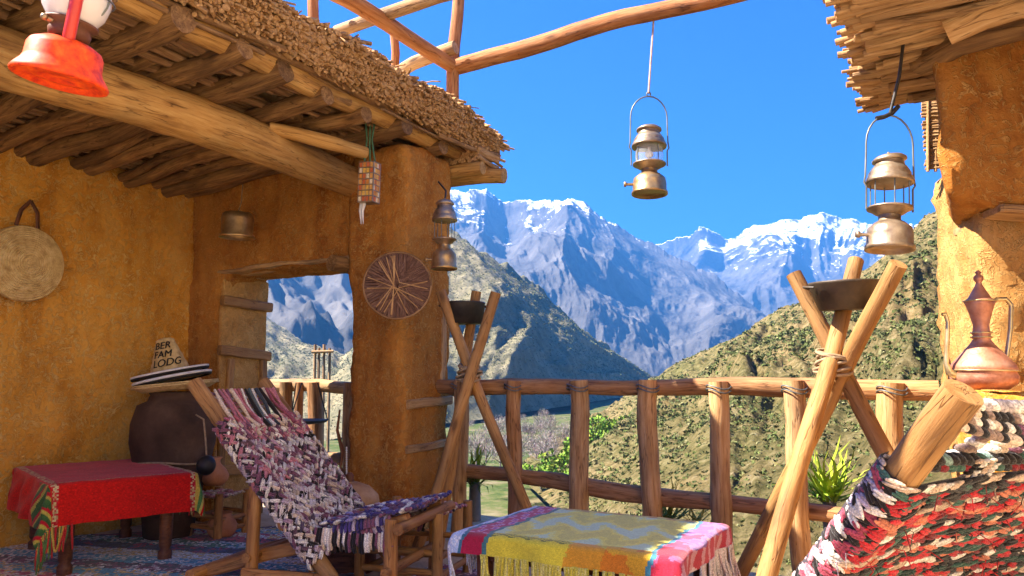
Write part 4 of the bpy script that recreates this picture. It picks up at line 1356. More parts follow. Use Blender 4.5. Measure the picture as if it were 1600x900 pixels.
for k in range(9):
    a, b_ = random.uniform(0, 6.28), 0
    b_ = a + random.uniform(1.8, 3.2)
    mb.tube([cd_ + Rd @ Vector((math.cos(a) * rad * .9, math.sin(a) * rad * .9, .012)), cd_ + Rd @ Vector((math.cos((a + b_) / 2) * rad * .1, math.sin((a + b_) / 2) * rad * .1, .022)), cd_ + Rd @ Vector((math.cos(b_) * rad * .9, math.sin(b_) * rad * .9, .012))], .0035, 6)
mb.build('cross_reeds', 'thatch', dk)
mb = MB()
mb.tube([cd_ + Rd @ Vector((math.cos(t_) * rad, math.sin(t_) * rad, .004)) for t_ in [2 * math.pi * q / 60 for q in range(61)]], .0065, 8); mb.build('rim', 'twig', dk)
mb = MB(); mb.lathe([(0, -.012), (rad * .98, -.008), (rad * .98, -.002), (0, -.002)], cd_, Rd, 40); mb.build('backing', 'dark_leather', dk)

# ================================================================== TRIPODS AND PANS
def tripod(tops, feet, r, label, lash_px):
    base = sum((Vector(f) for f in feet), Vector()) / 3
    base.z = 0
    root = empty('pole_tripod', base, label, 'tripod')
    for t, f in zip(tops, feet):
        mb = MB(); mb.tube([f, Vector(f).lerp(t, .5), t], [r * 1.02, r, r * .94], 16, rough=.025, wob=.008, sub=.08)
        mb.build('leg', 'tripod', root)
    mb = MB()
    c, dz = lash_px
    for j in range(7):
        z = c + Vector((0, 0, (j - 3) * .012))
        mb.tube([z + Vector(((r * 2.0 + .012 * math.sin(j)) * math.cos(a), r * 1.5 * math.sin(a), .02 * math.sin(a + j))) for a in [2 * math.pi * q / 20 for q in range(21)]], .007, 6)
    mb.build('lashing', 'cord', root)
    return root
def zf(p, q, z=0.0):
    p, q = Vector(p), Vector(q)
    return p + (q - p) * ((z - p.z) / (q.z - p.z))
ta, tb_, tc_ = P(1240, 428, 3.36), P(1337, 408, 3.36), P(1405, 412, 2.90)
fa, fb, fc = P(1545, 1000, 2.97), P(1154, 1030, 2.75), P(1150, 868, 4.0)
fa.z = fb.z = .0; fc.z = 0.0
tripod([ta, tb_, tc_], [fa, fb, fc], .037, 'wooden pole tripod on the right carrying a shallow brown pan', (P(1303, 566, 3.2), 0))
def pan(c, r_top, r_bot, h, mat, label, lean):
    root = empty('iron_pan', c, label, 'pan')
    R = lean
    mb = MB(); mb.lathe([(0, .006), (r_bot * .97, .006), (r_top * .96, h * .96), (r_top * .985, h), (r_top, h), (r_top * 1.01, h * .94), (r_top * .985, h * .90), (r_bot, 0), (0, 0)], c, R, 40)
    mb.build('bowl', mat, root)
    for sx in (-1, 1):
        mb = MB()
        mb.tube([c + R @ Vector((sx * r_top * .99, -.03, h * .8)), c + R @ Vector((sx * (r_top + .03), 0, h * .84)), c + R @ Vector((sx * r_top * .99, .03, h * .8))], .006, 6)
        mb.build('handle', mat, root)
    return root
pan(P(1322, 484, 3.18), 54 * 3.18 / 1166, 40 * 3.18 / 1166, 44 * 3.18 / 1166, 'pan_iron', 'shallow dark brown pan cradled between tips of the right tripod', tilt(-.02, .03))
la, lb, lc = P(688, 455, 4.44), P(775, 457, 4.36), P(745, 455, 4.60)
ga, gb, gc = P(852, 858, 4.52), P(646, 866, 4.42), P(684, 850, 4.66)
ga.z = gb.z = gc.z = 0
tripod([la, lb, lc], [ga, gb, gc], .033, 'wooden pole tripod beside the mud pillar carrying a black pan', (P(733, 582, 4.47), 0))
pan(P(726, 506, 4.52), 31 * 4.5 / 1166 * 1.05, 29 * 4.5 / 1166, 34 * 4.5 / 1166, 'iron', 'straight-sided black iron pan resting on the left tripod beside the pillar', tilt(0, 0))

# ================================================================== WOVEN ROPE FURNITURE
def weave(mb, fn, rows, cols, colfn, thick=.012, over=1.3, ang=.6, jit=.12, nu=8, nv=6, slim=.62, strands=2):
    """knotted rag rope: fn(a, b) -> point (a along the rails, b across); slanting stitches, alternating like a plait"""
    for i in range(rows):
        a = (i + .5) / rows
        for j in range(cols):
            b_ = (j + .5 + (.5 if i % 2 else 0) * .0) / cols
            p = fn(a, b_)
            e = 1e-2
            da = (fn(min(1, a + e), b_) - fn(max(0, a - e), b_)) / (min(1, a + e) - max(0, a - e)) / rows
            db = (fn(a, min(1, b_ + e)) - fn(a, max(0, b_ - e))) / (min(1, b_ + e) - max(0, b_ - e)) / cols
            nn = da.cross(db).normalized()
            sg = 1 if (i % 2) else -1
            an = sg * ang + random.uniform(-jit, jit)
            dr = (db.normalized() * math.cos(an) + da.normalized() * math.sin(an))
            L = max(da.length, db.length) * .5 * over * random.uniform(.9, 1.15)
            wdt = da.length * slim * random.uniform(.8, 1.1)
            sd = nn.cross(dr)
            q = p + nn * random.uniform(-.3, .5) * thick + da * random.uniform(-.12, .12) + db * random.uniform(-.1, .1)
            c0 = colfn(a, b_, i, j)
            if strands == 1:
                mb.ell(q, dr * L, sd * wdt, nn * thick, c0, nu, nv)
            else:
                for k in range(strands):
                    o_ = (k - (strands - 1) / 2) / strands * 2
                    f_ = random.uniform(.72, 1.15)
                    d2 = (dr + sd * random.uniform(-.08, .08) + nn * random.uniform(-.02, .02)).normalized()
                    mb.ell(q + sd * wdt * o_ * .8 + nn * thick * random.uniform(-.35, .35) + dr * L * random.uniform(-.12, .12), d2 * L * random.uniform(.8, 1.1), d2.cross(nn).normalized() * wdt * 1.15 / strands, nn * thick * random.uniform(.6, .9), tuple(x * f_ for x in c0), nu, nv)
def ropeline(mb, p, q, r, cols, sag=.0, turns=14, plies=2, nu=6):
    """a twisted rope as strung beads of slanted strands"""
    p, q = Vector(p), Vector(q)
    d = q - p
    n = max(3, int(d.length / (r * 1.5)))
    T = d.normalized()
    for i in range(n):
        f = (i + .5) / n
        c = p + d * f - Vector((0, 0, sag * 4 * f * (1 - f)))
        side = T.cross(Vector((random.uniform(-.3, .3), random.uniform(-1.2, -.8), .5))).normalized()
        nn = side.cross(T)
        dr = (T + side * .8).normalized()
        mb.ell(c, dr * r * 1.5, dr.cross(nn).normalized() * r * .75, nn * r, random.choice(cols), nu, 5)
def wrap(mb, p, q, r, cols, step=.016, th=.007):
    """rope wound round a rail"""
    p, q = Vector(p), Vector(q)
    d = q - p
    T = d.normalized()
    X = T.cross(Vector((0, 0, 1))).normalized()
    Y = T.cross(X)
    n = max(2, int(d.length / step))
    for i in range(n):
        c = p + T * (i + .5) * step
        col = random.choice(cols)
        k = 10
        mb.tube([c + (X * math.cos(2 * math.pi * m_ / k) + Y * math.sin(2 * math.pi * m_ / k)) * (r + th * .4) + T * step * .9 * (m_ / k - .5) for m_ in range(k + 1)], th * random.uniform(.85, 1.2), 6, col=col, caps=False)
WH, CR, PU, BK, PK, LV, NV = (.82, .75, .67), (.70, .54, .41), (.22, .08, .13), (.02, .015, .015), (.56, .20, .24), (.52, .40, .46), (.05, .035, .15)
RD, DR, GN, BG, OR, LB = (.55, .02, .03), (.22, .012, .02), (.05, .12, .09), (.62, .45, .33), (.62, .20, .11), (.42, .50, .66)

def lounge_chair(origin, fwd, width, label, wood_mat, back_col, seat_col, rail_r, rows, cols, thick, weave_top=.86, ff=.50, fh=.42, over=1.3, ang=.6, slim=.6, side=1, low=.34):
    """Berber folding lounge chair: two tall leaning back rails that run on to the floor, a sloping seat frame
    through them, front and rear legs, stretchers, and a back and seat of woven rag rope"""
    F = Vector(fwd).normalized()
    Lr = Vector((F.y, -F.x, 0))     # to the sitter's right
    o = Vector(origin)
    def C(l, f, h): return o + Lr * l + F * f + Vector((0, 0, h))
    root = empty('lounge_chair', o, label, 'lounge chair')
    hw = width / 2
    def bl(h):       # f on the leaning back at height h
        return .25 - .87 * h / .974
    for sx in (-1, 1):
        mb = MB(); mb.tube([C(sx * hw, bl(0), .0), C(sx * hw, bl(.5), .5), C(sx * hw, bl(1.02), 1.02)], [rail_r * .95, rail_r, rail_r * 1.02], 18, rough=.02, wob=.005, sub=.07)
        mb.build('back_rail', 'chair_pale', root)
        mb = MB(); a = C(sx * (hw - .075), ff + .06, fh - .01); b_ = C(sx * (hw - .075), -.66, .10)
        mb.bevbox((a + b_) / 2, ((b_ - a).length, .045, .06), frame(b_ - a), .01, .004); mb.build('seat_rail', wood_mat, root)
        mb = MB(); mb.tube([C(sx * (hw - .02), ff, 0), C(sx * (hw - .02), ff, fh)], [.034, .03], 12, rough=.03, sub=.08); mb.build('leg', wood_mat, root)
        mb = MB(); mb.tube([C(sx * (hw + .0), -.30, 0), C(sx * (hw + .0), -.285, .60)], [.03, .03], 12, rough=.03, sub=.08); mb.build('leg', wood_mat, root)
        mb = MB(); a, b_ = C(sx * (hw + .03), ff, .15), C(sx * (hw + .03), -.32, .15)
        mb.bevbox((a + b_) / 2, ((b_ - a).length, .03, .045), frame(b_ - a), .008, .003); mb.build('side_stretcher', wood_mat, root)
    for (f, h, r) in ((-.30, .22, .022), (ff, .20, .022), (bl(.38) - .02, .38, .03), (ff + .06, fh - .03, .026), (-.60, .12, .028)):
        mb = MB(); mb.tube([C(-hw - .04, f, h), C(hw + .04, f, h)], r, 12, rough=.03, sub=.08); mb.build('stretcher', wood_mat, root)
    mb = MB()
    h1, h0 = weave_top, low
    nrm = None
    def fb(a, b_):
        h = h0 + (h1 - h0) * a
        # the panel wraps over both rails: round the outside, over the top, slack between
        R_ = rail_r + .008
        e = math.pi * R_ / (2 * math.pi * R_ + width)
        up = (F * .70 + Vector((0, 0, .71))) * side
        x = b_ if b_ < .5 else 1 - b_
        if x < e:
            an = math.pi * 1.05 * (1 - x / e) - math.pi * .0
            lat, nn = -hw - R_ * math.sin(an) * 1.0, R_ * math.cos(an)
        else:
            q = (x - e) / (.5 - e)
            lat, nn = -hw + hw * q, R_ - .035 * math.sin(math.pi / 2 * min(1, q * 1.6)) * (.5 + .5 * math.sin(math.pi * a))
        return C(lat if b_ < .5 else -lat, bl(h), h) + up * nn
    weave(mb, fb, rows, cols, back_col, thick, over=over, ang=ang, slim=slim, strands=2, nu=6, nv=6)
    for k in range(170):      # loose threads
        a, b_ = random.uniform(.02, .98), random.uniform(.03, .97)
        p = fb(a, b_) + (F * .70 + Vector((0, 0, .71))) * side * thick
        mb.tube([p, p + Vector((random.uniform(-.02, .02), random.uniform(-.02, .02), random.uniform(-.01, .012))), p + Vector((random.uniform(-.03, .03), random.uniform(-.02, .02), random.uniform(-.045, -.01)))], .0013, 4, col=back_col(a, b_, k, k))
    # rope wound over the rails beside the back panel
    pal = [WH, CR, PU, BK, PK] if back_col is None else [back_col(.5, 0, k, k) for k in range(40)]
    nb = 12
    mb.grid(nb * 3, nb, lambda u, v: ((lambda p: (p, p))(fb(v, u) - (F * .70 + Vector((0, 0, .71))) * side * .008)), lambda u, v: (.05, .035, .04))
    back = mb.build('back_weave', 'rope', root)
    mb = MB()
    def fs(a, b_):
        f = .04 + (ff + .05) * a
        return C(-hw + .03 + (width - .06) * b_, f, .335 + (fh - .335) * a - .035 * math.sin(math.pi * b_) * math.sin(math.pi * a) + .045)
    weave(mb, fs, max(6, rows // 3), cols, seat_col, thick)
    for sx in (-1, 1):
        wrap(mb, C(sx * (hw - .06), .1, .33), C(sx * (hw - .06), ff, fh - .02), .036, [seat_col(k / 30, .0, k, 0) for k in range(30)], .02, .009)
        for k in range(30):      # hanging loops under the seat edge
            f = .02 + ff * k / 30
            mb.tube([C(sx * (hw - .03), f, .36), C(sx * (hw + .0), f + .01, .31), C(sx * (hw - .02), f + .005, .26 + random.uniform(0, .04))], random.uniform(.006, .009), 6, col=random.choice([BK, CR, BK, WH, PU]))
    mb.build('seat_weave', 'rope', root)
    return root, C, bl

def left_back(a, b_, i, j):
    top = a > .84
    if top:
        return random.choice([PK, (.38, .10, .14), CR, PU, WH])
    k = (i + (j // 3) * 2) % 5
    if k == 0 or random.random() < .06:
        return random.choice([BK, PU, BK, (.10, .06, .10), (.16, .08, .10)])
    if k == 3 and random.random() < .5:
        return random.choice([(.42, .26, .32), (.50, .34, .38), CR])
    if .55 < a < .84 and b_ > .45:
        return random.choice([WH, PK, LV, PU, (.50, .30, .38), WH])
    return random.choice([WH, WH, CR, (.66, .58, .58), LV, PU])
def left_seat(a, b_, i, j):
    if i % 2: return random.choice([NV, (.08, .05, .22), PU, LV])
    return random.choice([LV, (.30, .26, .52), WH, PU, NV])
A0 = P(310, 612, 3.66)
fw = Vector((.96, -.28, 0)).normalized()
LrL = Vector((fw.y, -fw.x, 0))
# centre line: near rail top sits at l=+hw
wL = .56
org = Vector((A0.x, A0.y, 0)) - LrL * (wL / 2) - fw * (.25 - .87 * .99 / .974)
ch1, C1, bl1 = lounge_chair(org, fw, wL, 'low wooden lounge chair woven in cream, black and purple rag rope', 'chair_wood', left_back, left_seat, .037, 42, 23, .012, .82, .40, .42, 1.5, .80, .50, 1, .22)
mb = MB()       # loose straps from the top of the rails down to the panel
for k in range(17):
    b_ = -.20 + .40 * k / 16
    col = [PK, PK, (.3, .08, .12), CR, BK, (.05, .06, .08), WH, (.10, .13, .15), BK, WH, (.36, .1, .12), PK, CR, PU, PK, (.4, .14, .2), CR][k]
    b_ *= 1.27
    p, q = C1(b_ * .95, bl1(.965) + .04, .985), C1(b_ + random.uniform(-.04, .04), bl1(.79) + .05, .80)
    mb.tube([p, p.lerp(q, .35) + Vector((random.uniform(-.012, .012), 0, -.012)), p.lerp(q, .7) + Vector((random.uniform(-.015, .015), 0, -.016)), q], [random.uniform(.006, .013) for _ in range(4)], 7, col=col, sub=.03)
for k in range(5):
    p, q = C1(-.28, bl1(.9 + .02 * k), .91 + .02 * k), C1(.28, bl1(.9 + .02 * k), .89 + .02 * k)
    mb.tube([p, p.lerp(q, .5) - Vector((0, 0, .03)), q], .008, 6, col=random.choice([PK, CR, PU]))
mb.build('strap', 'rope', ch1)

def right_back(a, b_, i, j):
    band = int((1 - a) * 15)
    if b_ < .10 and a < .985:
        return random.choice([WH, LV, PK, WH, BK, (.4, .06, .1)] if a > .35 else [LV, PU, BK, GN, WH, DR])
    if i % 4 == 3:
        return random.choice([BG, BG, WH, BK, GN])
    if i % 4 == 1 and a < .75:
        return random.choice([BK, GN, (.03, .06, .05), BK, RD])
    if a > .93: return random.choice([BK, GN, DR, BK, RD])
    return random.choice([RD, RD, DR, RD, OR, BK] if i % 4 != 1 else [RD, DR, OR, BG])
T0 = P(1505, 607, 1.40)
fr = Vector((-.37, .93, 0)).normalized()
LrR = Vector((fr.y, -fr.x, 0))
wR = .82
orgR = Vector((T0.x, T0.y, 0)) + LrR * (wR / 2) - fr * (.25 - .87 * 1.02 / .974)
ch2, C2, bl2 = lounge_chair(orgR, fr, wR, 'lounge chair back woven in red, black and white rag rope at lower right', 'chair_wood', right_back, left_seat, .036, 36, 40, .0075, .86, .22, .30, 1.7, .32, .62, -1)
mb = MB()
tl, tr = C2(-wR / 2, bl2(1.0), 1.0), C2(wR / 2, bl2(1.0), 1.0)
pal = [WH, CR, (.5, .42, .42), WH]
pal2 = [BK, BK, CR, WH, PU, (.3, .2, .16)]
ropeline(mb, tl, tr, .014, pal, .015)
for k in range(3):
    ropeline(mb, tl + Vector((.0, 0, -.012 - .014 * k)), tr + Vector((0, 0, -.015 - .012 * k)), .012, pal2, .03 + .012 * k)
for (l0, l1, c_) in ((-.22, -.29, pal2), (-.26, -.24, pal2), (-.10, -.22, pal), (-.02, -.15, pal2), (-.08, -.20, pal), (.02, -.10, pal2), (.16, .03, pal2), (.22, .12, pal)):
    ropeline(mb, C2(l0, bl2(.97), .965), C2(l1, bl2(.86) + .01, .868), .014, c_, .0)
ropeline(mb, C2(-wR / 2, bl2(.875), .875), C2(wR / 2, bl2(.86), .868), .016, [BK, GN, BK, DR], .01)
ropeline(mb, C2(-wR / 2 + .05, bl2(.89), .885), C2(wR / 2, bl2(.88), .885), .014, [BK, GN, (.2, .3, .28), BK], .01)
for k in range(4):      # knotted tails
    ropeline(mb, C2(-.24 + .02 * k, bl2(.85) - .05, .85 + .03), C2(-.255 + .025 * k, bl2(.76) - .05, .76 + .03), .007, [BK, WH, BG])
mb.build('top_rope', 'rope', ch2)

# low rope stool beyond the left chair, by the table
def rope_stool(c, ang, w, d, h, label, seat_cols, mat='chair_pale'):
    root = empty('rope_stool', Vector((c.x, c.y, 0)), label, 'stool')
    R = rotz(ang)
    def Q(x, y, z): return Vector((c.x, c.y, 0)) + R @ Vector((x, y, z))
    for sx in (-1, 1):
        for sy in (-1, 1):
            mb = MB(); mb.tube([Q(sx * w / 2, sy * d / 2, 0), Q(sx * w / 2, sy * d / 2, h + .02)], [.027, .025], 12, rough=.03, sub=.07); mb.build('leg', mat, root)
    for sy in (-1, 1):
        for z in (h * .30, h * .55):
            mb = MB(); mb.tube([Q(-w / 2, sy * d / 2, z), Q(w / 2, sy * d / 2, z)], .016, 10, rough=.03, sub=.1); mb.build('stretcher', mat, root)
    for sx in (-1, 1):
        for z in (h * .24, h * .48):
            mb = MB(); mb.tube([Q(sx * w / 2, -d / 2, z), Q(sx * w / 2, d / 2, z)], .016, 10, rough=.03, sub=.1); mb.build('stretcher', mat, root)
    mb = MB()
    weave(mb, lambda a, b_: Q(-w / 2 + w * a, -d / 2 + d * b_, h - .02 * math.sin(math.pi * a) * math.sin(math.pi * b_)), max(5, int(w / .028)), max(4, int(d / .04)), lambda a, b_, i, j: random.choice(seat_cols), .011)
    mb.build('seat_weave', 'rope', root)
    return root
rope_stool(P(650, 800, 3.95), math.radians(-18), .42, .40, .37, 'low pale stool with a purple and cream rope seat beside the fringed table', [PU, CR, BK, PK, (.3, .12, .16), CR])
rope_stool(P(342, 770, 5.05), math.radians(-25), .26, .24, .28, 'tiny dark stool holding a clay jug in the back corner', [PK, CR, (.3, .12, .12)], 'chair_wood')

# ================================================================== POTTERY, HATS, POUF
c = P(270, 700, 5.0); c.z = 0
J = c.copy()
top_z = P(268, 612, 5.0).z
jar = empty('clay_jar', c, 'tall smoke darkened clay jar standing in the corner under the straw hats', 'jar')
mb = MB(); mb.lathe([(0, 0.0), (.13, 0.0), (.15, .02), (.17, .2), (.22, .42), (.262, .62), (.262, .74), (.23, .86), (.17, top_z - .06), (.155, top_z - .02), (.17, top_z), (.15, top_z), (.14, top_z - .03), (.20, .8), (0, .5)], c, None, 40, wob=.012)
mb.build('body', 'dark_clay', jar)
mb = MB(); mb.tube([c + Vector((.247 * math.cos(a), .247 * math.sin(a), .50 + .01 * math.sin(3 * a))) for a in [2 * math.pi * q / 30 for q in range(31)]], .007, 6); mb.build('cord', 'cord', jar)
# black gourd flask hanging from the jar cord
g = P(322, 727, 4.72)
fl = empty('gourd_flask', g, 'round black gourd hanging by a cord beside the tall jar', 'gourd')
mb = MB(); mb.ell(g, Vector((0, 0, .062)), Vector((.058, 0, 0)), Vector((0, .058, 0)), nu=20, nv=12); mb.build('body', 'iron', fl)
mb = MB(); mb.tube([g + Vector((0, 0, .06)), g + Vector((-.015, .01, .16)), g + Vector((-.05, .05, .28)), g + Vector((-.12, .10, .305))], .006, 6); mb.build('cord', 'cord', fl)

def hat(c, R, r, crown, label, brim_mat='straw', rims=None, name='straw_hat'):
    root = empty(name, c, label, 'hat')
    mb = MB()
    prof = [(r, .012), (r * .99, .0), (r * .8, -.008), (r * .45, .0), (crown[0] * 1.02, .008)]
    for k in range(11):
        q = k / 10
        prof.append((crown[0] + (crown[1] - crown[0]) * q + .002 * math.sin(q * 40), .012 + crown[2] * q))
    prof += [(crown[1] * .6, crown[2] + .022), (0, crown[2] + .026)]
    mb.lathe(prof, c, R, 44, wob=.012)
    body = mb.build('body', brim_mat, root)
    if rims:
        for (q, z, rr, mat) in rims:
            mb = MB(); mb.tube([c + R @ Vector((r * q * math.cos(a), r * q * math.sin(a), z)) for a in [2 * math.pi * k / 48 for k in range(49)]], rr, 6); mb.build('brim_band', mat, root)
    return root
hz0 = top_z + .03
hc = Vector((J.x - .01, J.y - .02, 0))
k5 = 5.0 / 1166
# lowest: a shallow straw hat lying crown down
low = empty('straw_hat', hc + Vector((0, 0, hz0)), 'plain wide straw hat at the bottom of the stack on the jar', 'hat')
mb = MB(); R0 = tilt(-.10, .02)
mb.lathe([(0, .01), (.10, .01), (.13, .0), (.20, .0), (.258, .03), (.262, .045), (.255, .048), (.20, .022), (.12, .03), (0, .04)], hc + Vector((.02, 0, hz0 - .02)), R0, 48, wob=.01)
mb.build('body', 'straw', low)
mb = MB()
for z, q in ((.033, .264), (.046, .262)):
    mb.tube([hc + Vector((.02, 0, hz0 - .02)) + R0 @ Vector((q * math.cos(a), q * math.sin(a), z)) for a in [2 * math.pi * k / 48 for k in range(49)]], .006, 6)
mb.build('brim_band', 'straw', low)
R1 = tilt(-.21, .03)
hat(hc + Vector((-.005, 0, hz0 + .055)), R1, .238, (.10, .07, .03), 'black banded straw hat in the middle of the stack on the jar', 'straw', [(1.0, .008, .010, 'white_cloth'), (.985, -.006, .010, 'ink')])
hcT = hc + Vector((-.02, -.005, hz0 + .092))
R2 = tilt(-.20, .05)
h3 = hat(hcT, R2, .236, (.125, .055, .215), 'tall pointed straw hat with black hand lettering on top of the stack', 'straw', [(1.0, .010, .008, 'white_cloth'), (.985, -.002, .010, 'ink')])
def cone_text(body, txt, z0, size, root):
    cu = bpy.data.curves.new('lettering', 'FONT')
    cu.body = txt; cu.size = size; cu.extrude = 0.0; cu.offset = 0.0; cu.resolution_u = 4
    ob = bpy.data.objects.new('tmp', cu); COL.objects.link(ob)
    dg = bpy.context.evaluated_depsgraph_get(); dg.update()
    me = bpy.data.meshes.new_from_object(ob.evaluated_get(dg))
    bpy.data.objects.remove(ob)
    xs = [v.co.x for v in me.vertices]
    mb = MB(); vs = []
    for v in me.vertices:
        z = z0 + v.co.y
        q = (z - .012) / .215
        r = .125 + (.055 - .125) * q + .0095
        a = math.radians(-118) + v.co.x / max(.05, r)
        vs.append(hcT + R2 @ Vector((r * math.cos(a), r * math.sin(a), z)))
    fs_ = [tuple(p.vertices) for p in me.polygons]
    mb.add(vs, fs_)
    for dx, dz, dn in ((.0016, 0, .0004), (-.0016, 0, .0008), (0, .0014, .0012)):
        mb.add([v + R2 @ Vector((dx, -dn, dz)) for v in vs], fs_)
    return mb.build('lettering', 'ink', root)
cone_text(None, 'BER', .165, .062, h3)
cone_text(None, 'FAM', .108, .062, h3)
cone_text(None, 'LODG', .048, .068, h3)

# clay jug on the tiny stool and an orange pot on the floor under it
q = P(335, 757, 5.05)
jg = empty('clay_jug', q, 'small terracotta jug with a narrow neck standing on the tiny stool', 'jug')
mb = MB(); mb.lathe([(0, 0), (.06, 0), (.085, .03), (.09, .06), (.07, .10), (.035, .135), (.03, .16), (.045, .178), (.038, .18), (0, .15)], q, None, 28); mb.build('body', 'clay', jg)
mb = MB(); mb.tube([q + Vector((.0, 0, .17)), q + Vector((.0, 0, .225))], .006, 8); mb.build('stopper', 'plank', jg)
q = P(347, 815, 4.98); q.z = 0
pt = empty('clay_pot', q, 'round orange clay pot on the floor under the tiny stool', 'pot')
mb = MB(); mb.lathe([(0, 0), (.05, 0), (.09, .05), (.095, .09), (.07, .14), (.055, .155), (.065, .17), (.05, .165), (0, .1)], q, None, 28); mb.build('body', 'clay', pt)

# leather pouf
q = P(545, 800, 4.2)
pf = empty('leather_pouf', Vector((q.x, q.y, 0)), 'round brown leather pouf on a dark drum base before the pillar', 'pouf')
q0 = Vector((q.x, q.y, 0))
mb = MB(); mb.lathe([(0, 0.0), (.15, 0.0), (.155, .02), (.15, .30), (.0, .30)], q0, None, 28); mb.build('drum_base', 'dark_wood', pf)
mb = MB(); mb.lathe([(.12, .305), (.158, .315), (.160, .33), (.145, .336), (.155, .345), (.163, .365), (.155, .40), (.11, .445), (.05, .468), (.02, .475), (0, .475)], q0, None, 36, wob=.02); mb.build('cushion', 'leather', pf)
mb = MB(); mb.lathe([(.028, .468), (.02, .49), (.024, .505), (.012, .52), (0, .522)], q0 + Vector((.0, 0, 0)), None, 12); mb.build('knob', 'dark_leather', pf)

# copper jug on the ledge
q = P(1538, 604, 2.62)
q.z = 1.005
kj = 2.62 / 1166
cj = empty('copper_jug', q, 'tall copper water jug with curved spout and brass handle on the porch ledge', 'jug')
Rj = tilt(.02, 0)
mb = MB(); mb.lathe([(r * kj, z * kj) for r, z in ((0, 0), (32, 0), (36, 3), (45, 10), (47, 20), (44, 28), (47, 30), (44, 38), (30, 55), (17, 70), (12, 78), (14, 80), (12, 84), (14, 87), (12, 91), (11, 100), (15, 116), (20, 132), (22, 137), (19, 139))], q, Rj, 40); body = mb.build('body', 'copper', cj)
mb = MB(); mb.lathe([(r * kj, z * kj) for r, z in ((21, 139), (16, 143), (10, 154), (5, 164), (4, 168), (7, 172), (7, 177), (3, 181), (5, 184), (0, 188))], q, Rj, 28); mb.build('lid', 'copper', cj)
def aj(x, z, y=0): return q + Vector((x * kj, y * kj, z * kj))
mb = MB(); mb.tube([aj(-42, 22), aj(-53, 26), aj(-57, 40), aj(-53, 75), aj(-50, 105), aj(-53, 118), aj(-58, 117)], [7 * kj, 6 * kj, 4 * kj, 3.4 * kj, 3.2 * kj, 3.2 * kj, 3 * kj], 10, sub=.012); mb.build('spout', 'brass_pale', cj)
mb = MB(); mb.tube([aj(18, 134), aj(30, 141), aj(44, 142), aj(52, 132), aj(48, 95), aj(38, 48), aj(36, 40)], [3.4 * kj] * 7, 10, sub=.012); mb.build('handle', 'brass_pale', cj)
mb = MB()
for z, r in ((29, 47.5), (81, 14.5), (88, 14.5), (138, 22.5)):
    mb.tube([q + Rj @ Vector((r * kj * math.cos(a), r * kj * math.sin(a), z * kj)) for a in [2 * math.pi * k / 30 for k in range(31)]], 1.3 * kj, 6)
mb.build('ring', 'brass_pale', cj)

# ================================================================== TABLES AND CLOTHS
def drape(c, ax, ay, lx, ly, h, over, colfn, nx, ny, seed, wave=.02, round_=.03, rag=.0, hfn=None):
    """a cloth over a table top lx x ly centred at c; over = overhang on (-x, +x, -y, +y)"""
    mb = MB()
    ph = [random.random() * 6 for _ in range(6)]
    def fn(u, v):
        a = -lx / 2 - over[0] + (lx + over[0] + over[1]) * u
        b_ = -ly / 2 - over[2] + (ly + over[2] + over[3]) * v
        ea = max(0, abs(a) - lx / 2); eb = max(0, abs(b_) - ly / 2)
        e = math.hypot(ea, eb)
        aa = max(-lx / 2, min(lx / 2, a)); bb = max(-ly / 2, min(ly / 2, b_))
        if e > 0:
            da, db = ea / e * (1 if a > 0 else -1), eb / e * (1 if b_ > 0 else -1)
        else:
            da = db = 0
        w = wave * min(1, e / .12) * (math.sin(a * 17 + ph[0]) * abs(db) + math.sin(b_ * 19 + ph[1]) * abs(da) + .5 * math.sin((a + b_) * 31 + ph[2]))
        corner = min(ea, eb)
        out = min(e, round_) * .8 + w + .02 * min(1, e / .2) + corner * .22
        drop = max(0, e - round_ * .5) if e < 9 else 0
        drop = math.sqrt(e * e + round_ * round_) - round_
        zt = h + .003 * sn(a * 9, b_ * 9, seed)
        q = Vector(c) + ax * (aa + da * out) + ay * (bb + db * out) + Vector((0, 0, zt - drop))
        return q, (a, b_, drop)
    def cf(u, v):
        a = -lx / 2 - over[0] + (lx + over[0] + over[1]) * u
        b_ = -ly / 2 - over[2] + (ly + over[2] + over[3]) * v
        return colfn(a, b_)
    mb.grid(nx, ny, fn, cf)
    return mb, fn
def table(name, c, ax, ay, lx, ly, h, label, leg_r=.03, inset=.06, turned=False):
    root = empty(name, Vector((c[0], c[1], 0)), label, 'table')
    mb = MB(); mb.bevbox(Vector((c[0], c[1], h - .02)), (lx, ly, .035), frame(ax), .01, 0); mb.build('tabletop', 'dark_wood', root)
    for sx in (-1, 1):
        for sy in (-1, 1):
            q = Vector((c[0], c[1], 0)) + ax * sx * (lx / 2 - inset) + ay * sy * (ly / 2 - inset)
            mb = MB()
            mb.lathe([(0, 0), (leg_r * .9, 0), (leg_r * 1.1, .02), (leg_r * 1.1, .06), (leg_r * .75, .075), (leg_r, .09), (leg_r * 1.05, h * .5), (leg_r * 1.15, h - .036), (0, h - .036)], q, None, 14)
            mb.build('leg', 'dark_wood', root)
    for sy in (-1, 1):
        mb = MB(); q = Vector((c[0], c[1], h - .075)) + ay * sy * (ly / 2 - inset); mb.bevbox(q, (lx - 2 * inset, .025, .07), frame(ax), .005); mb.build('apron', 'dark_wood', root)
    return root

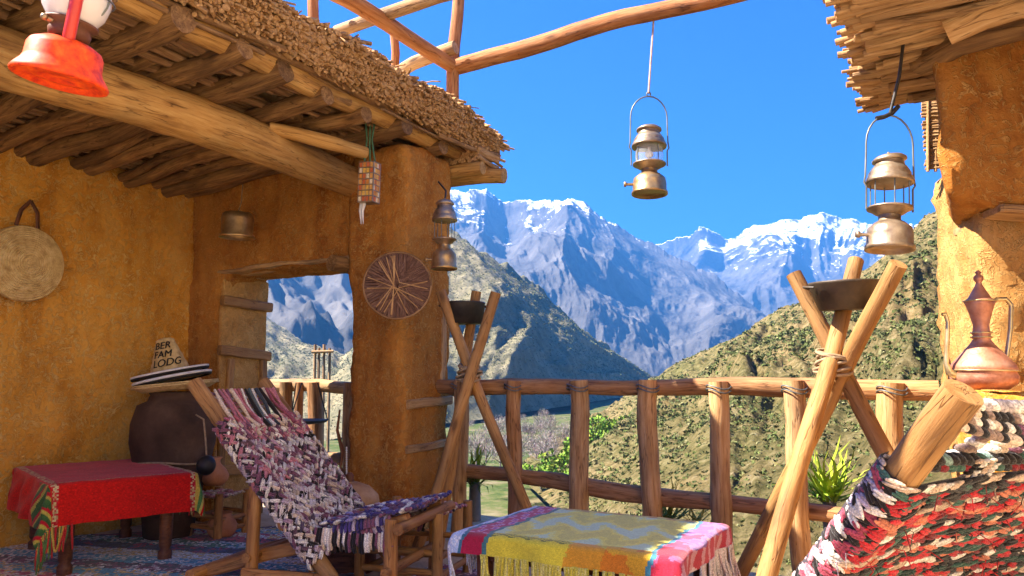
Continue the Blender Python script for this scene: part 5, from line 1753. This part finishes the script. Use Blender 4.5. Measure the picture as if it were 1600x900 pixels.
# yellow table
axY = Wd.copy(); ayY = U.copy()
FLc = Vector((-.20, 2.98, 0))
LX, LY, HY = .85, .64, .45
cY = FLc + axY * LX / 2 + ayY * LY / 2
table('low_table', cY, axY, ayY, LX - .02, LY - .02, HY - .004, 'low dark table hidden under the yellow fringed cloth')
def nz(a, b_, s, seed=0): return sn(a * s, b_ * s, seed * 3.7)
def ycol(a, b_):
    x = a + LX / 2      # 0 at the left end
    wob = .008 * math.sin(b_ * 23) + .004 * math.sin(b_ * 61)
    x += wob
    v = .9 + .2 * random.random()
    def m_(c): return tuple(q * v for q in c)
    if x < .015: return m_((.42, .52, .72) if random.random() > .3 else (.66, .68, .74))
    if x < .03: return m_((.05, .16, .25))
    if x < .115:
        if b_ < -LY / 2 + .005: return m_((.36, .012, .05))
        q = math.sin(x * 110) * math.sin(b_ * 52)
        return m_((.45, .03, .12) if q > -.1 else (.62, .30, .45) if q > -.6 else (.30, .05, .30))
    if x < .135: return m_((.06, .18, .20))
    if x > LX + .03 and x < LX + .10: return m_((.40, .02, .04) if math.sin(b_ * 70 + x * 60) + nz(a, b_, 30, 3) > -.3 else (.52, .25, .30))
    if x > LX + .10: return m_((.60, .48, .52))
    if x > LX - .085:
        if x < LX - .068: return m_((.06, .22, .30))
        n1 = nz(a, b_, 14, 6)
        if b_ < -LY / 2 + .13: return m_((.42, .02, .05) if n1 > -.15 else (.45, .08, .18))
        return m_((.22, .10, .32) if n1 > .05 else (.33, .15, .36) if n1 > -.25 else (.40, .06, .14))
    if b_ < -LY / 2 + .03:
        n1 = nz(a, b_, 10, 9)
        if x > .46:
            d = (x - .55) * .9
            if b_ < -LY / 2 + .02 - 0 and x > .6: 
                return m_((.62, .20, .02) if n1 > -.15 else (.66, .36, .03))
            return m_((.62, .30, .03) if n1 > 0 else (.55, .46, .06))
        zg = abs(((x * 14) % 1) - .5) * .05 + (b_ + LY / 2)
        return m_((.16, .18, .03) if abs(zg - .015) < .006 or abs(zg - .04) < .004 else (.66, .56, .05))
    if b_ > LY / 2 - .035:
        return m_((.48, .30, .08) if math.sin(x * 80) > 0 else (.55, .48, .12))
    # pale zigzag field: yellow green with washed blue shapes
    zz = abs(((x * 5.2 + .25 * math.sin(b_ * 9)) % 1) - .5) * 2
    f = math.sin((b_ * 19 + zz * 3.0)) + .8 * nz(a, b_, 7, 2)
    g_ = .5 * nz(a, b_, 30, 4)
    if f + g_ > .55: return m_((.50, .64, .42))
    if f + g_ > .0: return m_((.68, .68, .20))
    if f + g_ > -.6: return m_((.74, .66, .12))
    return m_((.62, .56, .12))
mb, fnY = drape(cY, axY, ayY, LX, LY, HY + .004, (.05, .10, .10, .06), ycol, 150, 110, 3, .012)
clY = empty('fringed_tablecloth', Vector((cY.x, cY.y, HY)), 'yellow and blue woven cloth with red ends and long fringes on the low table', 'tablecloth')
mb.build('cloth', 'textile', clY)
def fringe(fn, edge, n, L, cols, parent, spread=.01, r=.0035, clump=.03, gap=.25):
    """thread by thread, gathered in uneven clumps with gaps between"""
    mb = MB()
    nc = int(n * clump * 4)
    cen = [((k + random.uniform(.1, .9)) / nc, random.uniform(.75, 1.15), random.uniform(-1, 1)) for k in range(nc) if random.random() > gap]
    for k in range(n):
        u0, ll, lean = random.choice(cen)
        u = min(1, max(0, u0 + random.gauss(0, .32) / nc))
        a, b_ = edge(u)
        p, _ = fn(a, b_)
        l = L * ll * random.uniform(.7, 1.1)
        dx = Vector((random.gauss(0, .6) + lean * .8, random.gauss(0, .6), 0)) * spread
        mb.tube([p + Vector((0, 0, .004)), p + dx * .3 + Vector((0, 0, -l * .3)), p + dx * .9 + Vector((random.uniform(-.004, .004), 0, -l * .65)), p + dx * 1.3 + Vector((0, 0, -l))], [r, r * 1.1, r, r * .6], 5, col=random.choice(cols))
    return mb.build('fringe', 'rope', parent)
YL = [(.64, .56, .07), (.70, .62, .12), (.52, .45, .05), (.66, .54, .06), (.72, .66, .22)]
fringe(fnY, lambda u: (.16 + .66 * u, 0.0), 300, .27, YL, clY, .022, .004, .03, .10)
fringe(fnY, lambda u: (0.0, u), 170, .15, [(.70, .68, .72), (.62, .62, .72), (.74, .72, .72), (.56, .60, .74)], clY, .02, .0035)
fringe(fnY, lambda u: (1.0, u), 190, .22, [(.72, .62, .62), (.74, .70, .70), (.66, .50, .52), (.70, .66, .70)], clY, .02, .0035)
# red table
dN, dR = P(83, 752, 3.92), P(303, 735, 4.34)
HR = .50
axR = Vector((.74, .67, 0)).normalized(); ayR = Vector((-axR.y, axR.x, 0))
nearc = Vector((P(83, 752, 3.90).x, 3.90, 0))
LXr, LYr = .70, .98
cR = nearc + axR * LXr / 2 + ayR * LYr / 2
# keep the far side clear of the wall
table('low_table', cR, axR, ayR, LXr - .02, LYr - .02, HR - .004, 'low dark table with turned legs under the red cloth', .034, .09)
def rcol(a, b_):
    v = .88 + .24 * random.random()
    n1 = nz(a, b_, 5, 12)
    e0, e1 = abs(a) - LXr / 2, abs(b_) - LYr / 2
    on = e0 < 0 and e1 < 0
    c = (.42, .006, .02)
    if on: c = (.50, .006, .022) if n1 > -.1 else (.56, .012, .03)
    else: c = (.54, .010, .006)
    for e in (e0,):
        if -.02 < e < .012: c = random.choice([(.55, .42, .22), (.45, .05, .04), (.5, .3, .12), (.42, .01, .02)])
    if -.022 < e1 < -.004: c = random.choice([(.5, .28, .12), (.45, .04, .03)])
    return tuple(q * v for q in c)
def rcol2(a, b_):
    v = .88 + .24 * random.random()
    e0, e1 = abs(a) - LXr / 2, abs(b_) - LYr / 2
    c = rcol(a, b_)
    # green and yellow bands at the right end (a > edge) and at the near corner
    ea = a - LXr / 2
    if .0 < ea < .035: c = (.55, .36, .05)
    elif .035 <= ea < .075: c = (.08, .20, .05)
    elif .075 <= ea < .10: c = (.58, .45, .10)
    if a < -LXr / 2 - .02 and b_ < -LYr / 2 + .16:
        q = (a + b_) * 40
        c = [(.04, .10, .03), (.42, .01, .02), (.45, .36, .06), (.05, .12, .03)][int(abs(q)) % 4]
    return tuple(q * v for q in c)
mb, fnR = drape(cR, axR, ayR, LXr, LYr, HR + .004, (.26, .13, .24, .03), rcol2, 120, 130, 5, .014)
clR = empty('red_tablecloth', Vector((cR.x, cR.y, HR)), 'bright red woven cloth with green and yellow edges on the corner table', 'tablecloth')
mb.build('cloth', 'velvet', clR)
fringe(fnR, lambda u: (1.0, .1 + .5 * u), 60, .14, [(.55, .36, .06), (.10, .22, .05), (.5, .02, .02), (.6, .45, .2)], clR, .012, .005)
fringe(fnR, lambda u: (u * .32, 0.0), 50, .13, [(.55, .36, .06), (.08, .16, .05), (.5, .02, .02)], clR, .012, .006)

# ================================================================== RUGS
def rug(c, ang, w, d, colfn, label, z=.008, n=150):
    mb = MB(); R = rotz(ang)
    def fn(u, v):
        x, y = (u - .5) * w, (v - .5) * d
        q = Vector(c) + R @ Vector((x, y, 0)); q.z = z + .006 * sn(x * 8, y * 8, 2) + .010 + .003 * random.random()
        return q, (x, y, 0)
    ny = int(n * d / w)
    mb.grid(n, ny, fn, lambda u, v: colfn((u - .5) * w, (v - .5) * d))
    o = mb.build('rug', 'rugmat', None, Vector((c[0], c[1], 0)))
    return tag(o, label, 'rug')
RUGP = [(.05, .06, .16), (.06, .30, .40), (.66, .44, .12), (.72, .68, .62), (.48, .03, .06), (.08, .20, .11), (.22, .03, .08), (.03, .025, .03)]
def rugcol(x, y):
    t = x * .5 + y + .04 * nz(x, y, 6, 3)
    band = int((t + 5) / .16) % 8
    q = nz(x, y, 13, 5) + random.uniform(-.5, .5)
    k = [(7, 6, 3), (1, 3, 1), (3, 2, 3), (7, 0, 4), (5, 3, 1), (4, 7, 6), (4, 3, 2), (1, 2, 3)][band]
    c = RUGP[k[0 if q < 0 else 1 if q < .45 else 2]]
    v = .7 + .6 * random.random()
    return tuple(a * v for a in c)
rug(P(215, 880, 4.0) , math.radians(15), 2.3, 2.4, rugcol, 'shaggy rag rug in blue, white, yellow and red under the red table')
def rugcol2(x, y):
    q = nz(x, y, 9, 15) + random.uniform(-.45, .45)
    band = int((x + 9) / .11) % 3
    c = [((.45, .03, .06), (.60, .50, .48), (.03, .03, .10)), ((.10, .02, .06), (.50, .28, .30), (.5, .4, .3)), ((.05, .04, .14), (.44, .05, .08), (.6, .55, .5))][band][0 if q < -.05 else 1 if q < .4 else 2]
    v = .7 + .6 * random.random()
    return tuple(a * v for a in c)
rug((-.15, 2.95, 0), math.radians(-29), 1.7, 2.0, rugcol2, 'red and pale rag rug under the fringed table', .014, 120)

# ================================================================== PLANTS AND VALLEY TREES
def tuft(c, n, L, cols, label, spread=.5):
    c = Vector(c)
    root = empty('spiky_plant', c, label, 'plant', 'spiky plants beyond the railing')
    mb = MB()
    for k in range(n):
        a = random.uniform(0, 6.28); e = random.uniform(.35, 1.35)
        d = Vector((math.cos(a) * math.cos(e), math.sin(a) * math.cos(e), math.sin(e)))
        l = L * random.uniform(.55, 1.05)
        side = d.cross(Vector((0, 0, 1))).normalized() * l * .022
        pts = [c + Vector((random.uniform(-.03, .03), random.uniform(-.03, .03), 0)) + d * l * q - Vector((0, 0, l * .45 * q * q * math.cos(e))) for q in (0, .25, .5, .75, 1)]
        vs = []
        for i, p in enumerate(pts):
            w = [.7, 1, .9, .6, .05][i]
            vs += [p - side * w, p + side * w]
        mb.add(vs, [(2 * i, 2 * i + 1, 2 * i + 3, 2 * i + 2) for i in range(4)], col=random.choice(cols))
    mb.build('leaves', 'leaf', root)
    mb = MB(); mb.tube([c - Vector((0, 0, .35)), c + Vector((0, 0, .03))], [.05, .04], 8); mb.build('stem', 'bark', root)
YG = [(.30, .38, .03), (.24, .34, .03), (.38, .42, .05), (.16, .26, .03)]
tuft(P(1312, 800, 4.25) + Vector((0.05, .25, 0)), 110, .50, YG, 'bright green spiky plant beyond the railing behind the right tripod')
tuft(P(1040, 822, 4.9), 70, .45, [(.36, .34, .06), (.44, .40, .10), (.26, .28, .05)], 'yellow spiky plant behind the railing above the middle of the table')
tuft(P(742, 760, 5.6), 60, .42, YG, 'small green spiky plant behind the railing at the left tripod')
tuft(P(1090, 835, 4.7), 40, .35, [(.40, .36, .08), (.44, .40, .10)], 'small yellow spiky plant at the foot of the doubled railing post')

def tree(c, H, crown_w, cols, label, n, leaf, group, bare=False, seed=0, name='valley_tree'):
    rng = random.Random(seed)
    c = Vector(c)
    root = empty(name, c, label, 'tree', group)
    mb = MB()
    mb.tube([c, c + Vector((rng.uniform(-.2, .2), 0, H * .35)), c + Vector((rng.uniform(-.4, .4), 0, H * .75))], [H * .028, H * .02, H * .008], 7)
    for k in range(16 if bare else 7):
        a = rng.uniform(0, 6.28); z0 = H * rng.uniform(.2, .6)
        e = c + Vector((math.cos(a) * crown_w * rng.uniform(.2, .45), math.sin(a) * crown_w * rng.uniform(.2, .45), z0 + H * rng.uniform(.15, .4)))
        mb.tube([c + Vector((0, 0, z0)), e], [H * .010, H * .003], 5)
    mb.build('trunk', 'bark', root)
    mb = MB()
    blobs = [(Vector((rng.gauss(0, .22) * crown_w, rng.gauss(0, .22) * crown_w, H * rng.uniform(.38, .88))), crown_w * rng.uniform(.14, .26), rng.uniform(.75, 1.25)) for _ in range(9)]
    for k in range(n):
        bc, br, bv = rng.choice(blobs)
        d = Vector((rng.gauss(0, 1), rng.gauss(0, 1), rng.gauss(0, .8)))
        d = d.normalized() * br * rng.random() ** .4
        p = c + bc + d
        a = Vector((rng.gauss(0, 1), rng.gauss(0, 1), rng.gauss(0, 1))).normalized()
        b_ = a.cross(Vector((rng.gauss(0, 1), rng.gauss(0, 1), rng.gauss(0, 1)))).normalized()
        if bare:
            a = (a + Vector((0, 0, 1.2)) + d.normalized()).normalized()
            vs = [p - b_ * leaf * .10, p + b_ * leaf * .10, p + a * leaf * 2.2]
            f = [(0, 1, 2)]
        else:
            vs = [p - a * leaf, p - b_ * leaf * .7, p + a * leaf, p + b_ * leaf * .7]
            f = [(0, 1, 2, 3)]
        col = rng.choice(cols)
        mb.add(vs, f, col=tuple(q * bv * rng.uniform(.8, 1.2) for q in col))
    mb.build('crown', 'leaf', root)
    return root
GRN = [(.16, .28, .03), (.22, .34, .04), (.12, .22, .03), (.28, .38, .06)]
GRY = [(.26, .22, .21), (.32, .27, .25), (.20, .17, .17), (.36, .31, .27)]
trees = [(905, 705, 150, 8.0, 7.0, 'G'), (928, 690, 165, 9.5, 7.5, 'G'), (955, 680, 185, 9.0, 8.5, 'G'), (880, 735, 120, 5.5, 6.5, 'G'), (845, 738, 125, 4.5, 6.0, 'G'), (975, 668, 210, 8.0, 7.0, 'G')]
lab_g = ['leafy bright green tree on the valley floor just right of the third railing post', 'tallest bright green tree in the valley gap between third and fourth railing posts',
         'broad bright green tree where the right hillside meets the valley', 'low bright green tree just left of the third railing post', 'lowest green tree in the valley gap between second and third railing posts', 'green tree highest up the valley beside the right hillside']
for k, (px, py, y, H, w, t) in enumerate(trees):
    p = P(px, py + 22, y)
    tree(p - Vector((0, 0, .5)), H, w, GRN, lab_g[k], 800, w * .055, 'green trees in the valley', False, 40 + k)
bt = [(705, 672, 400), (735, 662, 420), (760, 660, 440), (785, 655, 460), (815, 652, 470), (875, 650, 480), (900, 648, 500), (925, 645, 520), (820, 665, 380), (760, 700, 190), (775, 672, 240), (795, 690, 215), (812, 705, 180), (830, 676, 230), (838, 700, 195), (860, 672, 250), (866, 692, 210), (852, 715, 170), (885, 668, 260), (782, 715, 165), (745, 712, 175), (800, 660, 290), (845, 655, 310)]
for k, (px, py, y) in enumerate(bt):
    p = P(px, py + 20, y)
    tree(p - Vector((0, 0, .5)), random.uniform(7, 10), random.uniform(8, 11), GRY, 'bare grey tree in the leafless grove on the valley floor beyond the left railing', 1100, .55, 'bare grey trees in the valley', True, 80 + k, 'bare_tree')
# pole mast group far below, seen through the doorway
q = P(504, 640, 26)
tw = empty('timber_mast', q - Vector((0, 0, 8)), 'pale timber pole cluster with a crossbar seen through the doorway', 'pole cluster')
for k, px in enumerate((492, 499, 507, 515)):
    mb = MB(); a, b_ = P(px, 700, 26), P(px + random.uniform(-1, 1), 538 + 6 * (k % 2), 26)
    a.z -= 6
    mb.tube([a, b_], .05, 8); mb.build('upright', 'plank', tw)
mb = MB(); mb.tube([P(487, 550, 25.9), P(521, 549, 25.9)], .05, 8); mb.build('crossbar', 'plank', tw)
